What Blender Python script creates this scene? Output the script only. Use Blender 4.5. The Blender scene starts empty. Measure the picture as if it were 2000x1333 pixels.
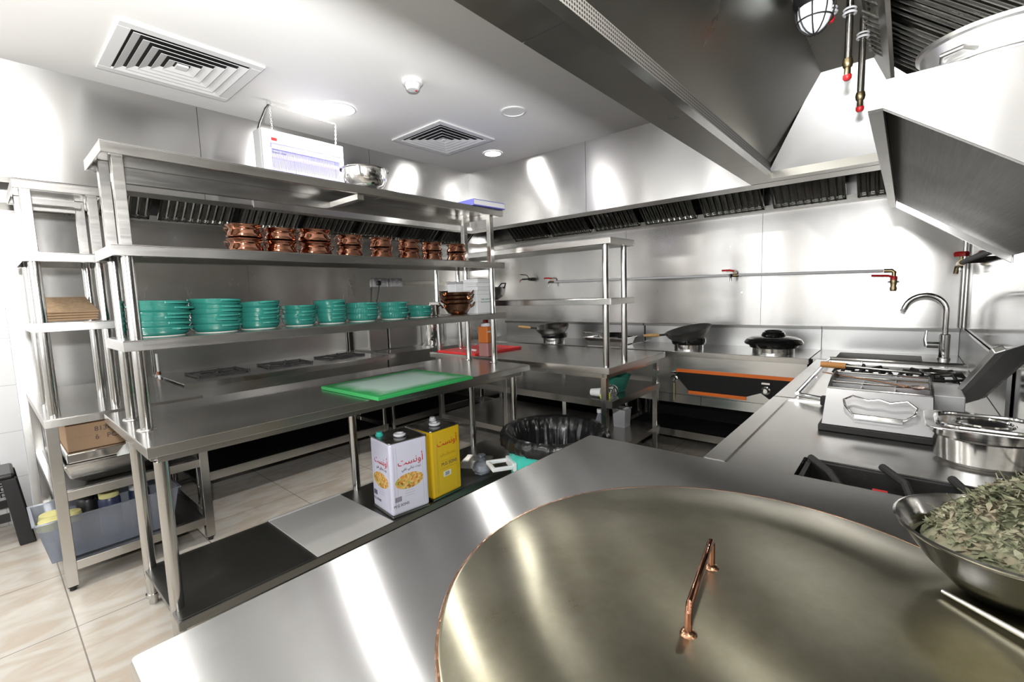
import bpy, bmesh, math, random
from mathutils import Vector, Matrix
random.seed(7)
PI = math.pi
SC = bpy.context.scene
C = SC.collection

# ------------------------------------------------------------------ materials
def new_mat(name):
    m = bpy.data.materials.new(name); m.use_nodes = True
    return m, m.node_tree, m.node_tree.nodes['Principled BSDF']

def plain(name, col, rough=0.5, metal=0.0, var=0.0, scale=20.0, bump=0.0, bscale=200.0, coat=0.0, trans=0.0, ior=1.45, alpha=1.0, emit=0.0, sheen=0.0):
    m, nt, b = new_mat(name)
    b.inputs['Base Color'].default_value = (*col, 1)
    b.inputs['Roughness'].default_value = rough
    b.inputs['Metallic'].default_value = metal
    b.inputs['Coat Weight'].default_value = coat
    b.inputs['Transmission Weight'].default_value = trans
    b.inputs['IOR'].default_value = ior
    b.inputs['Alpha'].default_value = alpha
    if emit:
        b.inputs['Emission Color'].default_value = (*col, 1)
        b.inputs['Emission Strength'].default_value = emit
    tc = nt.nodes.new('ShaderNodeTexCoord')
    if var:
        n = nt.nodes.new('ShaderNodeTexNoise'); n.inputs['Scale'].default_value = scale; n.inputs['Detail'].default_value = 5
        nt.links.new(tc.outputs['Object'], n.inputs['Vector'])
        mx = nt.nodes.new('ShaderNodeMix'); mx.data_type = 'RGBA'
        mx.inputs['A'].default_value = (*[max(0, c*(1-var)) for c in col], 1)
        mx.inputs['B'].default_value = (*[min(1, c*(1+var)) for c in col], 1)
        nt.links.new(n.outputs['Fac'], mx.inputs['Factor'])
        nt.links.new(mx.outputs['Result'], b.inputs['Base Color'])
    if bump:
        n2 = nt.nodes.new('ShaderNodeTexNoise'); n2.inputs['Scale'].default_value = bscale
        nt.links.new(tc.outputs['Object'], n2.inputs['Vector'])
        bp = nt.nodes.new('ShaderNodeBump'); bp.inputs['Strength'].default_value = bump; bp.inputs['Distance'].default_value = 0.002
        nt.links.new(n2.outputs['Fac'], bp.inputs['Height']); nt.links.new(bp.outputs['Normal'], b.inputs['Normal'])
    return m

def steel(name, col=(0.62, 0.61, 0.59), rough=0.28, aniso=0.0, tangent=None, grain=(1, 1, 60), wob=0.0, wscale=1.2, rvar=0.1):
    """brushed stainless steel: fine grain in the roughness, large soft dents in the normal"""
    m, nt, b = new_mat(name)
    b.inputs['Metallic'].default_value = 1.0
    tc = nt.nodes.new('ShaderNodeTexCoord')
    mp = nt.nodes.new('ShaderNodeMapping'); mp.inputs['Scale'].default_value = grain
    nt.links.new(tc.outputs['Object'], mp.inputs['Vector'])
    n = nt.nodes.new('ShaderNodeTexNoise'); n.inputs['Scale'].default_value = 6; n.inputs['Detail'].default_value = 6
    nt.links.new(mp.outputs['Vector'], n.inputs['Vector'])
    n2 = nt.nodes.new('ShaderNodeTexNoise'); n2.inputs['Scale'].default_value = 3.0; n2.inputs['Detail'].default_value = 4
    nt.links.new(tc.outputs['Object'], n2.inputs['Vector'])
    ad = nt.nodes.new('ShaderNodeMath'); ad.operation = 'ADD'
    nt.links.new(n.outputs['Fac'], ad.inputs[0]); nt.links.new(n2.outputs['Fac'], ad.inputs[1])
    mr = nt.nodes.new('ShaderNodeMapRange'); mr.inputs['From Min'].default_value = 0.6; mr.inputs['From Max'].default_value = 1.4
    mr.inputs['To Min'].default_value = max(0.03, rough-rvar); mr.inputs['To Max'].default_value = rough+rvar
    nt.links.new(ad.outputs[0], mr.inputs['Value']); nt.links.new(mr.outputs['Result'], b.inputs['Roughness'])
    mx = nt.nodes.new('ShaderNodeMix'); mx.data_type = 'RGBA'
    mx.inputs['A'].default_value = (*[c*0.93 for c in col], 1); mx.inputs['B'].default_value = (*[min(1, c*1.07) for c in col], 1)
    nt.links.new(n2.outputs['Fac'], mx.inputs['Factor']); nt.links.new(mx.outputs['Result'], b.inputs['Base Color'])
    if aniso:
        b.inputs['Anisotropic'].default_value = aniso
        cv = nt.nodes.new('ShaderNodeCombineXYZ')
        for i in range(3): cv.inputs[i].default_value = tangent[i]
        nt.links.new(cv.outputs[0], b.inputs['Tangent'])
    if wob:
        n3 = nt.nodes.new('ShaderNodeTexNoise'); n3.inputs['Scale'].default_value = wscale; n3.inputs['Detail'].default_value = 1
        nt.links.new(tc.outputs['Object'], n3.inputs['Vector'])
        bp = nt.nodes.new('ShaderNodeBump'); bp.inputs['Strength'].default_value = 1.0; bp.inputs['Distance'].default_value = wob
        nt.links.new(n3.outputs['Fac'], bp.inputs['Height']); nt.links.new(bp.outputs['Normal'], b.inputs['Normal'])
    return m

M = {}
M['steel'] = steel('brushed_steel', (0.56, 0.55, 0.53), 0.24, grain=(1, 1, 12), rvar=0.04)
M['table'] = steel('table_steel', (0.60, 0.59, 0.57), 0.24, 0.9, (0, 0.9, 0.43), grain=(0.5, 10, 2), rvar=0.02)
M['fgtable'] = steel('worktop_steel', (0.66, 0.66, 0.655), 0.25, 1.0, (0, 0.9, 0.43), grain=(0.5, 10, 2), wob=0.002, wscale=2.5, rvar=0.02)
M['wallsteel_l'] = steel('wall_steel', (0.52, 0.51, 0.495), 0.24, 0.85, (0.05, 0.05, 1), grain=(3, 3, 0.6), wob=0.012, rvar=0.025)
M['wallsteel_left'] = steel('left_wall_steel', (0.70, 0.695, 0.68), 0.26, 0.85, (0.05, 0.05, 1), grain=(3, 3, 0.6), wob=0.012, rvar=0.025)
M['fascia'] = steel('fascia_steel', (0.60, 0.595, 0.585), 0.24, 0.85, (0.05, 0.05, 1), grain=(3, 3, 0.6), wob=0.012, wscale=1.6, rvar=0.025)
M['hood'] = steel('hood_steel', (0.36, 0.35, 0.32), 0.30, grain=(3, 1, 1), rvar=0.04)
M['hoodend'] = steel('hood_end_steel', (0.48, 0.48, 0.475), 0.33, grain=(2, 2, 4), rvar=0.04)
M['hoodendpanel'] = steel('hood_end_panel_steel', (0.30, 0.30, 0.30), 0.36, rvar=0.04)
M['baffle'] = steel('baffle_steel', (0.30, 0.30, 0.28), 0.22, grain=(2, 2, 20))
M['wallmirror'] = steel('polished_wall_steel', (0.55, 0.54, 0.52), 0.10, rvar=0.02)
M['tube'] = steel('polished_tube', (0.52, 0.515, 0.50), 0.15, rvar=0.05)
M['chrome'] = plain('chrome', (0.72, 0.72, 0.72), 0.08, 1.0)
M['mirror'] = steel('bright_steel', (0.80, 0.80, 0.80), 0.10, wob=0.004, wscale=6, rvar=0.05)
M['alu'] = steel('aluminium', (0.82, 0.82, 0.82), 0.30, rvar=0.06)
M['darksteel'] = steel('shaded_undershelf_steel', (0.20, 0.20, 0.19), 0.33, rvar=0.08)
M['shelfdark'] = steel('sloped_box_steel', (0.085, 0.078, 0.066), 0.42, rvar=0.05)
M['iron'] = plain('cast_iron', (0.022, 0.0215, 0.021), 0.6, 0.0, var=0.4, scale=40, bump=0.4)
M['black'] = plain('black_plastic', (0.012, 0.012, 0.013), 0.35)
M['blackgloss'] = plain('black_enamel', (0.008, 0.009, 0.009), 0.12, coat=0.6)
M['void'] = plain('opening_black', (0.006, 0.006, 0.006), 0.8)  # flat black painted for the shade in openings and beneath the ranges
M['bag'] = plain('black_bin_bag', (0.008, 0.009, 0.009), 0.26, bump=0.5, bscale=25)
M['white'] = plain('white_paint', (0.82, 0.82, 0.81), 0.45)
M['satin'] = plain('satin_sheet_steel', (0.86, 0.86, 0.87), 0.3, 0.25, bump=0.1, bscale=12)
M['ceiling'] = plain('ceiling_plaster', (0.93, 0.92, 0.895), 0.55, var=0.01, scale=4)
M['plastic'] = plain('white_plastic', (0.80, 0.80, 0.81), 0.35)
M['paper'] = plain('white_card', (0.84, 0.84, 0.83), 0.6)
M['grey'] = plain('grey_plastic', (0.45, 0.45, 0.45), 0.4)
M['teal'] = plain('teal_glaze', (0.030, 0.200, 0.160), 0.14, coat=0.4, var=0.12, scale=12)
M['tealbin'] = plain('turquoise_plastic', (0.06, 0.60, 0.50), 0.35)
M['stone'] = plain('unglazed_foot', (0.70, 0.66, 0.60), 0.7)
M['copper'] = plain('hammered_copper', (0.42, 0.20, 0.13), 0.08, 1.0, bump=0.25, bscale=70)
M['bronze'] = plain('aged_copper', (0.38, 0.21, 0.13), 0.22, 1.0, bump=0.5, bscale=90, var=0.25, scale=15)
M['wood'] = plain('turned_wood', (0.62, 0.38, 0.15), 0.5, var=0.25, scale=30)
M['orangewood'] = plain('orange_wood', (0.60, 0.27, 0.07), 0.4, var=0.15, scale=30)
M['red'] = plain('red_plastic', (0.75, 0.025, 0.03), 0.35)
M['redboard'] = plain('red_polyethylene', (0.80, 0.045, 0.045), 0.4, var=0.06, scale=8)
M['brass'] = plain('dull_brass', (0.34, 0.27, 0.16), 0.35, 1.0)
M['card'] = plain('brown_cardboard', (0.34, 0.22, 0.13), 0.8, var=0.06, scale=30)
M['kraft'] = plain('woven_kraft', (0.32, 0.22, 0.13), 0.8, var=0.5, scale=70, bump=0.8, bscale=120)
M['orange'] = plain('orange_film', (0.80, 0.17, 0.015), 0.5)
M['yellow'] = plain('yellow_tin', (0.78, 0.50, 0.015), 0.35, coat=0.3)
M['tinwhite'] = plain('lilac_white_tin', (0.72, 0.72, 0.86), 0.35, coat=0.3)
M['ink'] = plain('red_ink', (0.55, 0.01, 0.02), 0.5)
M['inkb'] = plain('dark_ink', (0.06, 0.05, 0.06), 0.5)
M['inkfaint'] = plain('faint_grey_ink', (0.42, 0.42, 0.52), 0.5)
M['inkyel'] = plain('ochre_ink', (0.46, 0.27, 0.01), 0.5)
M['tintop'] = steel('tin_lid', (0.30, 0.30, 0.29), 0.3)
M['bluebox'] = plain('blue_card', (0.16, 0.17, 0.62), 0.45)
M['navy'] = plain('navy_plastic', (0.03, 0.04, 0.09), 0.35)
M['neon'] = plain('neon_plastic', (0.72, 0.75, 0.02), 0.5)
M['clear'] = plain('clear_plastic', (0.86, 0.90, 0.95), 0.08, trans=0.9, ior=1.2)
M['smoke'] = plain('cloudy_clear_plastic', (0.62, 0.66, 0.74), 0.15, trans=0.75, ior=1.2)
M['greenclear'] = plain('green_clear_plastic', (0.10, 0.42, 0.32), 0.12, trans=0.6, ior=1.2)
M['sauce'] = plain('orange_sauce_bottle', (0.72, 0.20, 0.035), 0.35)
M['saucelow'] = plain('pinkish_bottle', (0.50, 0.24, 0.22), 0.35)  # pinkish tone paints the reflection on the bottle's lower half
M['purple'] = plain('lilac_print', (0.42, 0.40, 0.85), 0.4)
M['uv'] = plain('uv_tube', (0.45, 0.42, 1.0), 0.3, emit=0.9)
M['lampglow'] = plain('lamp_diffuser', (1.0, 0.98, 0.95), 0.3, emit=24.0)
M['bulb'] = plain('frosted_glass_dome', (0.80, 0.84, 0.86), 0.25, coat=0.5, emit=0.5)
M['corn'] = plain('pale_yellow_food', (0.72, 0.66, 0.28), 0.6, var=0.15, scale=30)
M['greymat'] = plain('light_grey_board', (0.60, 0.59, 0.56), 0.45, var=0.05, scale=6)
M['marble'] = plain('crumpled_clear_film', (0.75, 0.76, 0.74), 0.25, var=0.12, scale=14)

def board_green():
    m, nt, b = new_mat('green_board')
    tc = nt.nodes.new('ShaderNodeTexCoord'); n = nt.nodes.new('ShaderNodeTexNoise'); n.inputs['Scale'].default_value = 5; n.inputs['Detail'].default_value = 6
    nt.links.new(tc.outputs['Generated'], n.inputs['Vector'])
    sx = nt.nodes.new('ShaderNodeSeparateXYZ'); nt.links.new(tc.outputs['Generated'], sx.inputs[0])
    def edge(o):   # worn centre, green border: distance from the nearest edge
        a = nt.nodes.new('ShaderNodeMath'); a.operation = 'SUBTRACT'; a.inputs[1].default_value = 0.5; nt.links.new(o, a.inputs[0])
        c = nt.nodes.new('ShaderNodeMath'); c.operation = 'ABSOLUTE'; nt.links.new(a.outputs[0], c.inputs[0]); return c.outputs[0]
    mx = nt.nodes.new('ShaderNodeMath'); mx.operation = 'MAXIMUM'; nt.links.new(edge(sx.outputs[0]), mx.inputs[0]); nt.links.new(edge(sx.outputs[1]), mx.inputs[1])
    ad = nt.nodes.new('ShaderNodeMath'); ad.operation = 'MULTIPLY_ADD'; ad.inputs[1].default_value = 0.16
    nt.links.new(n.outputs['Fac'], ad.inputs[0]); nt.links.new(mx.outputs[0], ad.inputs[2])
    r = nt.nodes.new('ShaderNodeValToRGB'); e = r.color_ramp.elements
    e[0].position = 0.40; e[0].color = (0.46, 0.62, 0.54, 1); e[1].position = 0.54; e[1].color = (0.03, 0.33, 0.09, 1)
    nt.links.new(ad.outputs[0], r.inputs[0]); nt.links.new(r.outputs[0], b.inputs['Base Color'])
    b.inputs['Roughness'].default_value = 0.5
    return m
M['greenboard'] = board_green()
M['greenedge'] = plain('green_board_edge', (0.035, 0.35, 0.095), 0.45)

def tile_floor():
    m, nt, b = new_mat('beige_floor_tile')
    tc = nt.nodes.new('ShaderNodeTexCoord'); mp = nt.nodes.new('ShaderNodeMapping')
    mp.inputs['Location'].default_value = (-0.15, -0.27, 0)
    nt.links.new(tc.outputs['Object'], mp.inputs['Vector'])
    br = nt.nodes.new('ShaderNodeTexBrick'); br.offset = 0.0; br.inputs['Scale'].default_value = 1
    br.inputs['Brick Width'].default_value = 0.6; br.inputs['Row Height'].default_value = 0.6
    br.inputs['Mortar Size'].default_value = 0.0025; br.inputs['Mortar Smooth'].default_value = 0
    br.inputs['Color1'].default_value = (1, 1, 1, 1); br.inputs['Color2'].default_value = (1, 1, 1, 1); br.inputs['Mortar'].default_value = (0, 0, 0, 1)
    nt.links.new(mp.outputs['Vector'], br.inputs['Vector'])
    n = nt.nodes.new('ShaderNodeTexNoise'); n.inputs['Scale'].default_value = 3.2; n.inputs['Detail'].default_value = 8; n.inputs['Distortion'].default_value = 1.2
    mp2 = nt.nodes.new('ShaderNodeMapping'); mp2.inputs['Scale'].default_value = (1, 2.6, 1); mp2.inputs['Rotation'].default_value = (0, 0, 0.6)
    nt.links.new(tc.outputs['Object'], mp2.inputs['Vector']); nt.links.new(mp2.outputs['Vector'], n.inputs['Vector'])
    r = nt.nodes.new('ShaderNodeValToRGB'); e = r.color_ramp.elements
    e[0].position = 0.38; e[0].color = (0.56, 0.48, 0.39, 1); e[1].position = 0.58; e[1].color = (0.65, 0.61, 0.545, 1)
    nt.links.new(n.outputs['Fac'], r.inputs[0])
    mx = nt.nodes.new('ShaderNodeMix'); mx.data_type = 'RGBA'; mx.inputs['A'].default_value = (0.23, 0.20, 0.16, 1)
    nt.links.new(br.outputs['Color'], mx.inputs['Factor']); nt.links.new(r.outputs[0], mx.inputs['B'])
    nt.links.new(mx.outputs['Result'], b.inputs['Base Color'])
    b.inputs['Roughness'].default_value = 0.32
    return m
M['floor'] = tile_floor()

def wall_tile():
    m, nt, b = new_mat('white_wall_tile')
    tc = nt.nodes.new('ShaderNodeTexCoord'); mp = nt.nodes.new('ShaderNodeMapping'); mp.inputs['Rotation'].default_value = (PI/2, 0, 0)
    nt.links.new(tc.outputs['Object'], mp.inputs['Vector'])
    br = nt.nodes.new('ShaderNodeTexBrick'); br.offset = 0.0; br.inputs['Scale'].default_value = 1
    br.inputs['Brick Width'].default_value = 0.6; br.inputs['Row Height'].default_value = 0.3; br.inputs['Mortar Size'].default_value = 0.002
    br.inputs['Color1'].default_value = (0.86, 0.86, 0.86, 1); br.inputs['Color2'].default_value = (0.86, 0.86, 0.86, 1); br.inputs['Mortar'].default_value = (0.6, 0.6, 0.6, 1)
    nt.links.new(mp.outputs['Vector'], br.inputs['Vector']); nt.links.new(br.outputs['Color'], b.inputs['Base Color'])
    b.inputs['Roughness'].default_value = 0.2
    return m
M['walltile'] = wall_tile()

def perforated():
    m, nt, b = new_mat('perforated_sheet')
    tc = nt.nodes.new('ShaderNodeTexCoord'); mp = nt.nodes.new('ShaderNodeMapping'); mp.inputs['Scale'].default_value = (85, 0, 85)
    nt.links.new(tc.outputs['Object'], mp.inputs['Vector'])
    v = nt.nodes.new('ShaderNodeTexVoronoi'); v.inputs['Scale'].default_value = 1; v.inputs['Randomness'].default_value = 0
    nt.links.new(mp.outputs['Vector'], v.inputs['Vector'])
    r = nt.nodes.new('ShaderNodeValToRGB'); e = r.color_ramp.elements
    e[0].position = 0.30; e[0].color = (0.03, 0.028, 0.025, 1); e[1].position = 0.36; e[1].color = (0.24, 0.225, 0.20, 1)
    nt.links.new(v.outputs['Distance'], r.inputs[0]); nt.links.new(r.outputs[0], b.inputs['Base Color'])
    b.inputs['Metallic'].default_value = 0.2; b.inputs['Roughness'].default_value = 0.5
    return m
M['perf'] = perforated()

def lid_mat():
    m, nt, b = new_mat('tarnished_lid')
    tc = nt.nodes.new('ShaderNodeTexCoord'); n = nt.nodes.new('ShaderNodeTexNoise'); n.inputs['Scale'].default_value = 4; n.inputs['Detail'].default_value = 9; n.inputs['Roughness'].default_value = 0.7
    nt.links.new(tc.outputs['Object'], n.inputs['Vector'])
    r = nt.nodes.new('ShaderNodeValToRGB'); e = r.color_ramp.elements
    e[0].position = 0.35; e[0].color = (0.30, 0.28, 0.20, 1); e[1].position = 0.68; e[1].color = (0.43, 0.41, 0.32, 1)
    nt.links.new(n.outputs['Fac'], r.inputs[0]); nt.links.new(r.outputs[0], b.inputs['Base Color'])
    mr = nt.nodes.new('ShaderNodeMapRange'); mr.inputs['To Min'].default_value = 0.24; mr.inputs['To Max'].default_value = 0.33
    nt.links.new(n.outputs['Fac'], mr.inputs['Value']); nt.links.new(mr.outputs['Result'], b.inputs['Roughness'])
    b.inputs['Metallic'].default_value = 1.0; b.inputs['Anisotropic'].default_value = 0.9
    cv = nt.nodes.new('ShaderNodeCombineXYZ'); cv.inputs[0].default_value = 0.1; cv.inputs[1].default_value = 0.9; cv.inputs[2].default_value = 0.3; nt.links.new(cv.outputs[0], b.inputs['Tangent'])
    n3 = nt.nodes.new('ShaderNodeTexNoise'); n3.inputs['Scale'].default_value = 1.8
    nt.links.new(tc.outputs['Object'], n3.inputs['Vector'])
    bp = nt.nodes.new('ShaderNodeBump'); bp.inputs['Strength'].default_value = 1; bp.inputs['Distance'].default_value = 0.003
    nt.links.new(n3.outputs['Fac'], bp.inputs['Height']); nt.links.new(bp.outputs['Normal'], b.inputs['Normal'])
    return m
M['lid'] = lid_mat()

def voro(name, stops, scale, rough=0.7):
    m, nt, b = new_mat(name)
    tc = nt.nodes.new('ShaderNodeTexCoord'); v = nt.nodes.new('ShaderNodeTexVoronoi'); v.inputs['Scale'].default_value = scale
    nt.links.new(tc.outputs['Object'], v.inputs['Vector'])
    sp = nt.nodes.new('ShaderNodeSeparateColor'); nt.links.new(v.outputs['Color'], sp.inputs[0])
    r = nt.nodes.new('ShaderNodeValToRGB'); el = r.color_ramp.elements
    while len(el) < len(stops): el.new(0.5)
    for e, (p, c) in zip(el, stops): e.position = p; e.color = (*c, 1)
    nt.links.new(sp.outputs[0], r.inputs[0]); nt.links.new(r.outputs[0], b.inputs['Base Color'])
    b.inputs['Roughness'].default_value = rough
    return m
M['food'] = voro('printed_dish_picture', [(0.0, (0.62, 0.22, 0.03)), (0.35, (0.75, 0.42, 0.10)), (0.6, (0.85, 0.60, 0.25)), (0.8, (0.42, 0.42, 0.06)), (1.0, (0.30, 0.08, 0.02))], 90)
M['herb'] = voro('dried_herb_leaf', [(0.0, (0.17, 0.19, 0.11)), (0.4, (0.30, 0.31, 0.19)), (0.7, (0.42, 0.41, 0.28)), (1.0, (0.38, 0.32, 0.22))], 60, 0.8)

# ------------------------------------------------------------------ geometry helpers
class G:
    def __init__(s): s.bm = bmesh.new()
    def box(s, x0, x1, y0, y1, z0, z1):
        x0, x1 = sorted((x0, x1)); y0, y1 = sorted((y0, y1)); z0, z1 = sorted((z0, z1))
        v = [s.bm.verts.new(p) for p in ((x0,y0,z0),(x1,y0,z0),(x1,y1,z0),(x0,y1,z0),(x0,y0,z1),(x1,y0,z1),(x1,y1,z1),(x0,y1,z1))]
        for f in ((3,2,1,0),(4,5,6,7),(0,1,5,4),(1,2,6,5),(2,3,7,6),(3,0,4,7)): s.bm.faces.new([v[i] for i in f])
        return s
    def hexa(s, p):      # eight corners: four below (ccw from above), four above
        v = [s.bm.verts.new(q) for q in p]
        for f in ((3,2,1,0),(4,5,6,7),(0,1,5,4),(1,2,6,5),(2,3,7,6),(3,0,4,7)): s.bm.faces.new([v[i] for i in f])
        return s
    def tube(s, pts, r, seg=12, closed=False, caps=True):
        pts = [Vector(p) for p in pts]; n = len(pts); rr = r if isinstance(r, (list, tuple)) else [r]*n
        rings = []; up = None
        for i, p in enumerate(pts):
            if closed: d = pts[(i+1) % n]-pts[i-1]
            else: d = pts[min(i+1, n-1)]-pts[max(i-1, 0)]
            d.normalize()
            if up is None: up = Vector((0,0,1)) if abs(d.z) < 0.9 else Vector((1,0,0))
            a = d.cross(up)
            if a.length < 1e-5: a = d.orthogonal()
            a.normalize(); up = a.cross(d).normalized()
            rings.append([s.bm.verts.new(p+(a*math.cos(t)+up*math.sin(t))*rr[i]) for t in [2*PI*k/seg for k in range(seg)]])
        for i in range(n if closed else n-1):
            A, B = rings[i], rings[(i+1) % n]
            for k in range(seg): s.bm.faces.new((A[k], A[(k+1) % seg], B[(k+1) % seg], B[k]))
        if caps and not closed:
            s.bm.faces.new(list(reversed(rings[0]))); s.bm.faces.new(rings[-1])
        return s
    def cyl(s, p0, p1, r, seg=20): return s.tube([p0, p1], r, seg)
    def lathe(s, prof, c=(0,0,0), seg=32, sx=1.0, sy=1.0, wave=None):
        rings = []
        for j, (r, z) in enumerate(prof):
            if r < 1e-6: rings.append([s.bm.verts.new((c[0], c[1], c[2]+z))]); continue
            R = []
            for k in range(seg):
                t = 2*PI*k/seg; q = r+(wave(j, t) if wave else 0)
                R.append(s.bm.verts.new((c[0]+q*math.cos(t)*sx, c[1]+q*math.sin(t)*sy, c[2]+z)))
            rings.append(R)
        for A, B in zip(rings, rings[1:]):
            if len(A) == 1 and len(B) == 1: continue
            for k in range(seg):
                k2 = (k+1) % seg
                if len(A) == 1: s.bm.faces.new((A[0], B[k2], B[k]))
                elif len(B) == 1: s.bm.faces.new((A[k], A[k2], B[0]))
                else: s.bm.faces.new((A[k], A[k2], B[k2], B[k]))
        return s
    def prism(s, poly, axis, a, b):   # polygon in the two other axes, extruded along axis from a to b
        def P(u, v, w): return {'x': (w, u, v), 'y': (u, w, v), 'z': (u, v, w)}[axis]
        A = [s.bm.verts.new(P(u, v, a)) for u, v in poly]; B = [s.bm.verts.new(P(u, v, b)) for u, v in poly]
        n = len(poly)
        s.bm.faces.new(A); s.bm.faces.new(list(reversed(B)))
        for i in range(n): s.bm.faces.new((A[i], B[i], B[(i+1) % n], A[(i+1) % n]))
        return s
    def face(s, pts): s.bm.faces.new([s.bm.verts.new(p) for p in pts]); return s
    def obj(s, name, mat, parent=None, bevel=0.0, smooth=False, local=False, solid=0.0, subd=0):
        bmesh.ops.recalc_face_normals(s.bm, faces=s.bm.faces)
        me = bpy.data.meshes.new(name); s.bm.to_mesh(me); s.bm.free()
        o = bpy.data.objects.new(name, me); C.objects.link(o)
        me.materials.append(M[mat] if isinstance(mat, str) else mat)
        if parent is not None:
            o.parent = parent
            if not local: o.location = -wloc(parent)
        if smooth:
            for p in me.polygons: p.use_smooth = True
            if smooth != 'all':
                try: me.set_sharp_from_angle(angle=math.radians(38))
                except Exception: pass
        if solid:
            md = o.modifiers.new('solid', 'SOLIDIFY'); md.thickness = solid; md.offset = 0
        if bevel:
            md = o.modifiers.new('edge', 'BEVEL'); md.width = bevel; md.segments = 2; md.limit_method = 'ANGLE'
        if subd:
            md = o.modifiers.new('smooth', 'SUBSURF'); md.levels = subd; md.render_levels = subd
        return o

def wloc(o):
    v = Vector(o.location); p = o.parent
    while p is not None: v += Vector(p.location); p = p.parent
    return v
def tag(o, label, cat, group=None, kind=None):
    o['label'] = label; o['category'] = cat
    if group: o['group'] = group
    if kind: o['kind'] = kind
    return o
def thing(name, label, cat, loc=(0,0,0), rotz=0.0, group=None):
    o = bpy.data.objects.new(name, None); C.objects.link(o); o.empty_display_size = 0.05
    o.location = loc; o.rotation_euler = (0, 0, rotz)
    return tag(o, label, cat, group)
def struct(o): o['kind'] = 'structure'; return o
def dup(root, loc, rotz=0.0, label=None, group=None, scale=None):
    def rec(o, par):
        c = o.copy(); C.objects.link(c)
        if par is not None: c.parent = par
        for ch in list(o.children): rec(ch, c)
        return c
    kids = rec(root, None)
    kids.location = loc; kids.rotation_euler = (0, 0, rotz)
    if scale: kids.scale = scale
    if label: kids['label'] = label
    if group: kids['group'] = group
    return kids
def text(name, s, size, mat, parent, loc, rot, align='CENTER', sx=1.0, thick=0.0004):
    cu = bpy.data.curves.new(name, 'FONT'); cu.body = s; cu.size = size; cu.align_x = align; cu.extrude = thick
    cu.resolution_u = 4
    tmp = bpy.data.objects.new('tmp', cu); C.objects.link(tmp); bpy.context.view_layer.update()
    me = bpy.data.meshes.new_from_object(tmp.evaluated_get(bpy.context.evaluated_depsgraph_get())); bpy.data.objects.remove(tmp); me.name = name
    o = bpy.data.objects.new(name, me); C.objects.link(o); me.materials.clear(); me.materials.append(M[mat])
    o.parent = parent; o.location = loc; o.rotation_euler = rot; o.scale = (sx, 1, 1)
    return o
def arc(c, r, a0, a1, n, plane='xz', k=1.0):
    out = []
    for i in range(n+1):
        t = a0+(a1-a0)*i/n; u, v = r*math.cos(t), r*k*math.sin(t)
        out.append({'xz': (c[0]+u, c[1], c[2]+v), 'yz': (c[0], c[1]+u, c[2]+v), 'xy': (c[0]+u, c[1]+v, c[2])}[plane])
    return out
ORD = ['first', 'second', 'third', 'fourth', 'fifth', 'sixth', 'seventh', 'eighth', 'ninth', 'tenth']

# ------------------------------------------------------------------ camera
cam_d = bpy.data.cameras.new('camera'); cam = bpy.data.objects.new('camera', cam_d); C.objects.link(cam)
FPX, YAW, PIT, ROL = 893.657, math.radians(40.7476), math.radians(-5.8147), math.radians(-1.8139)
cam_d.sensor_width = 36; cam_d.lens = FPX/2000*36; cam_d.clip_start = 0.02
fw = Vector((math.cos(YAW)*math.cos(PIT), math.sin(YAW)*math.cos(PIT), math.sin(PIT)))
rt = fw.cross(Vector((0,0,1))).normalized(); upv = rt.cross(fw)
r2 = rt*math.cos(ROL)+upv*math.sin(ROL); u2 = upv*math.cos(ROL)-rt*math.sin(ROL)
mw = Matrix((r2, u2, -fw)).transposed().to_4x4(); mw.translation = (0, 0, 1.376)
cam.matrix_world = mw
SC.camera = cam

# ------------------------------------------------------------------ the room
CZ = 2.59; FX = 3.33; FY = 3.37; WX = 4.40; WY = 4.32; RY = -0.31; BX = -2.6
struct(G().box(BX, WX+0.1, RY-0.1, WY+0.1, -0.1, 0).obj('floor', 'floor'))
struct(G().box(BX, WX+0.1, RY-0.1, WY+0.1, CZ, CZ+0.1).obj('ceiling', 'ceiling'))
wl = G(); wl.box(0.12, 1.55, WY, WY+0.1, 0, CZ); wl.box(1.553, 3.0, WY, WY+0.1, 0, CZ); wl.box(3.003, WX, WY, WY+0.1, 0, CZ)
struct(wl.obj('wall_left', 'wallsteel_left'))
struct(G().box(BX, 0.117, WY, WY+0.1, 0, CZ).obj('wall_left_tiled', 'walltile'))
wb = G(); wb.box(WX, WX+0.1, RY-0.1, 0.945, 0, CZ); wb.box(WX, WX+0.1, 0.948, 2.2, 0, CZ); wb.box(WX, WX+0.1, 2.203, WY+0.1, 0, CZ)
struct(wb.obj('wall_back', 'wallsteel_l'))
struct(G().box(BX, WX, RY-0.1, RY, 0, CZ).obj('wall_right', 'wallmirror'))
# wall behind the camera, with two wide windows added to light the room
wf = G(); x0, x1 = BX-0.1, BX
wf.box(x0, x1, RY-0.1, WY+0.1, 0, 0.9); wf.box(x0, x1, RY-0.1, WY+0.1, 2.3, CZ)
for a, b in ((RY-0.1, 0.1), (1.7, 2.0), (3.6, WY+0.1)): wf.box(x0, x1, a, b, 0.9, 2.3)
struct(wf.obj('wall_front', 'ceiling'))
for i, (a, b) in enumerate(((0.1, 1.7), (2.0, 3.6))):
    g = G(); g.box(x0+0.02, x0+0.06, a, b, 0.9, 0.94); g.box(x0+0.02, x0+0.06, a, b, 2.26, 2.3)
    for y in (a, (a+b)/2-0.02, b-0.04): g.box(x0+0.02, x0+0.06, y, y+0.04, 0.94, 2.26)
    struct(g.obj('added_window_%d' % (i+1), 'white'))

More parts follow.
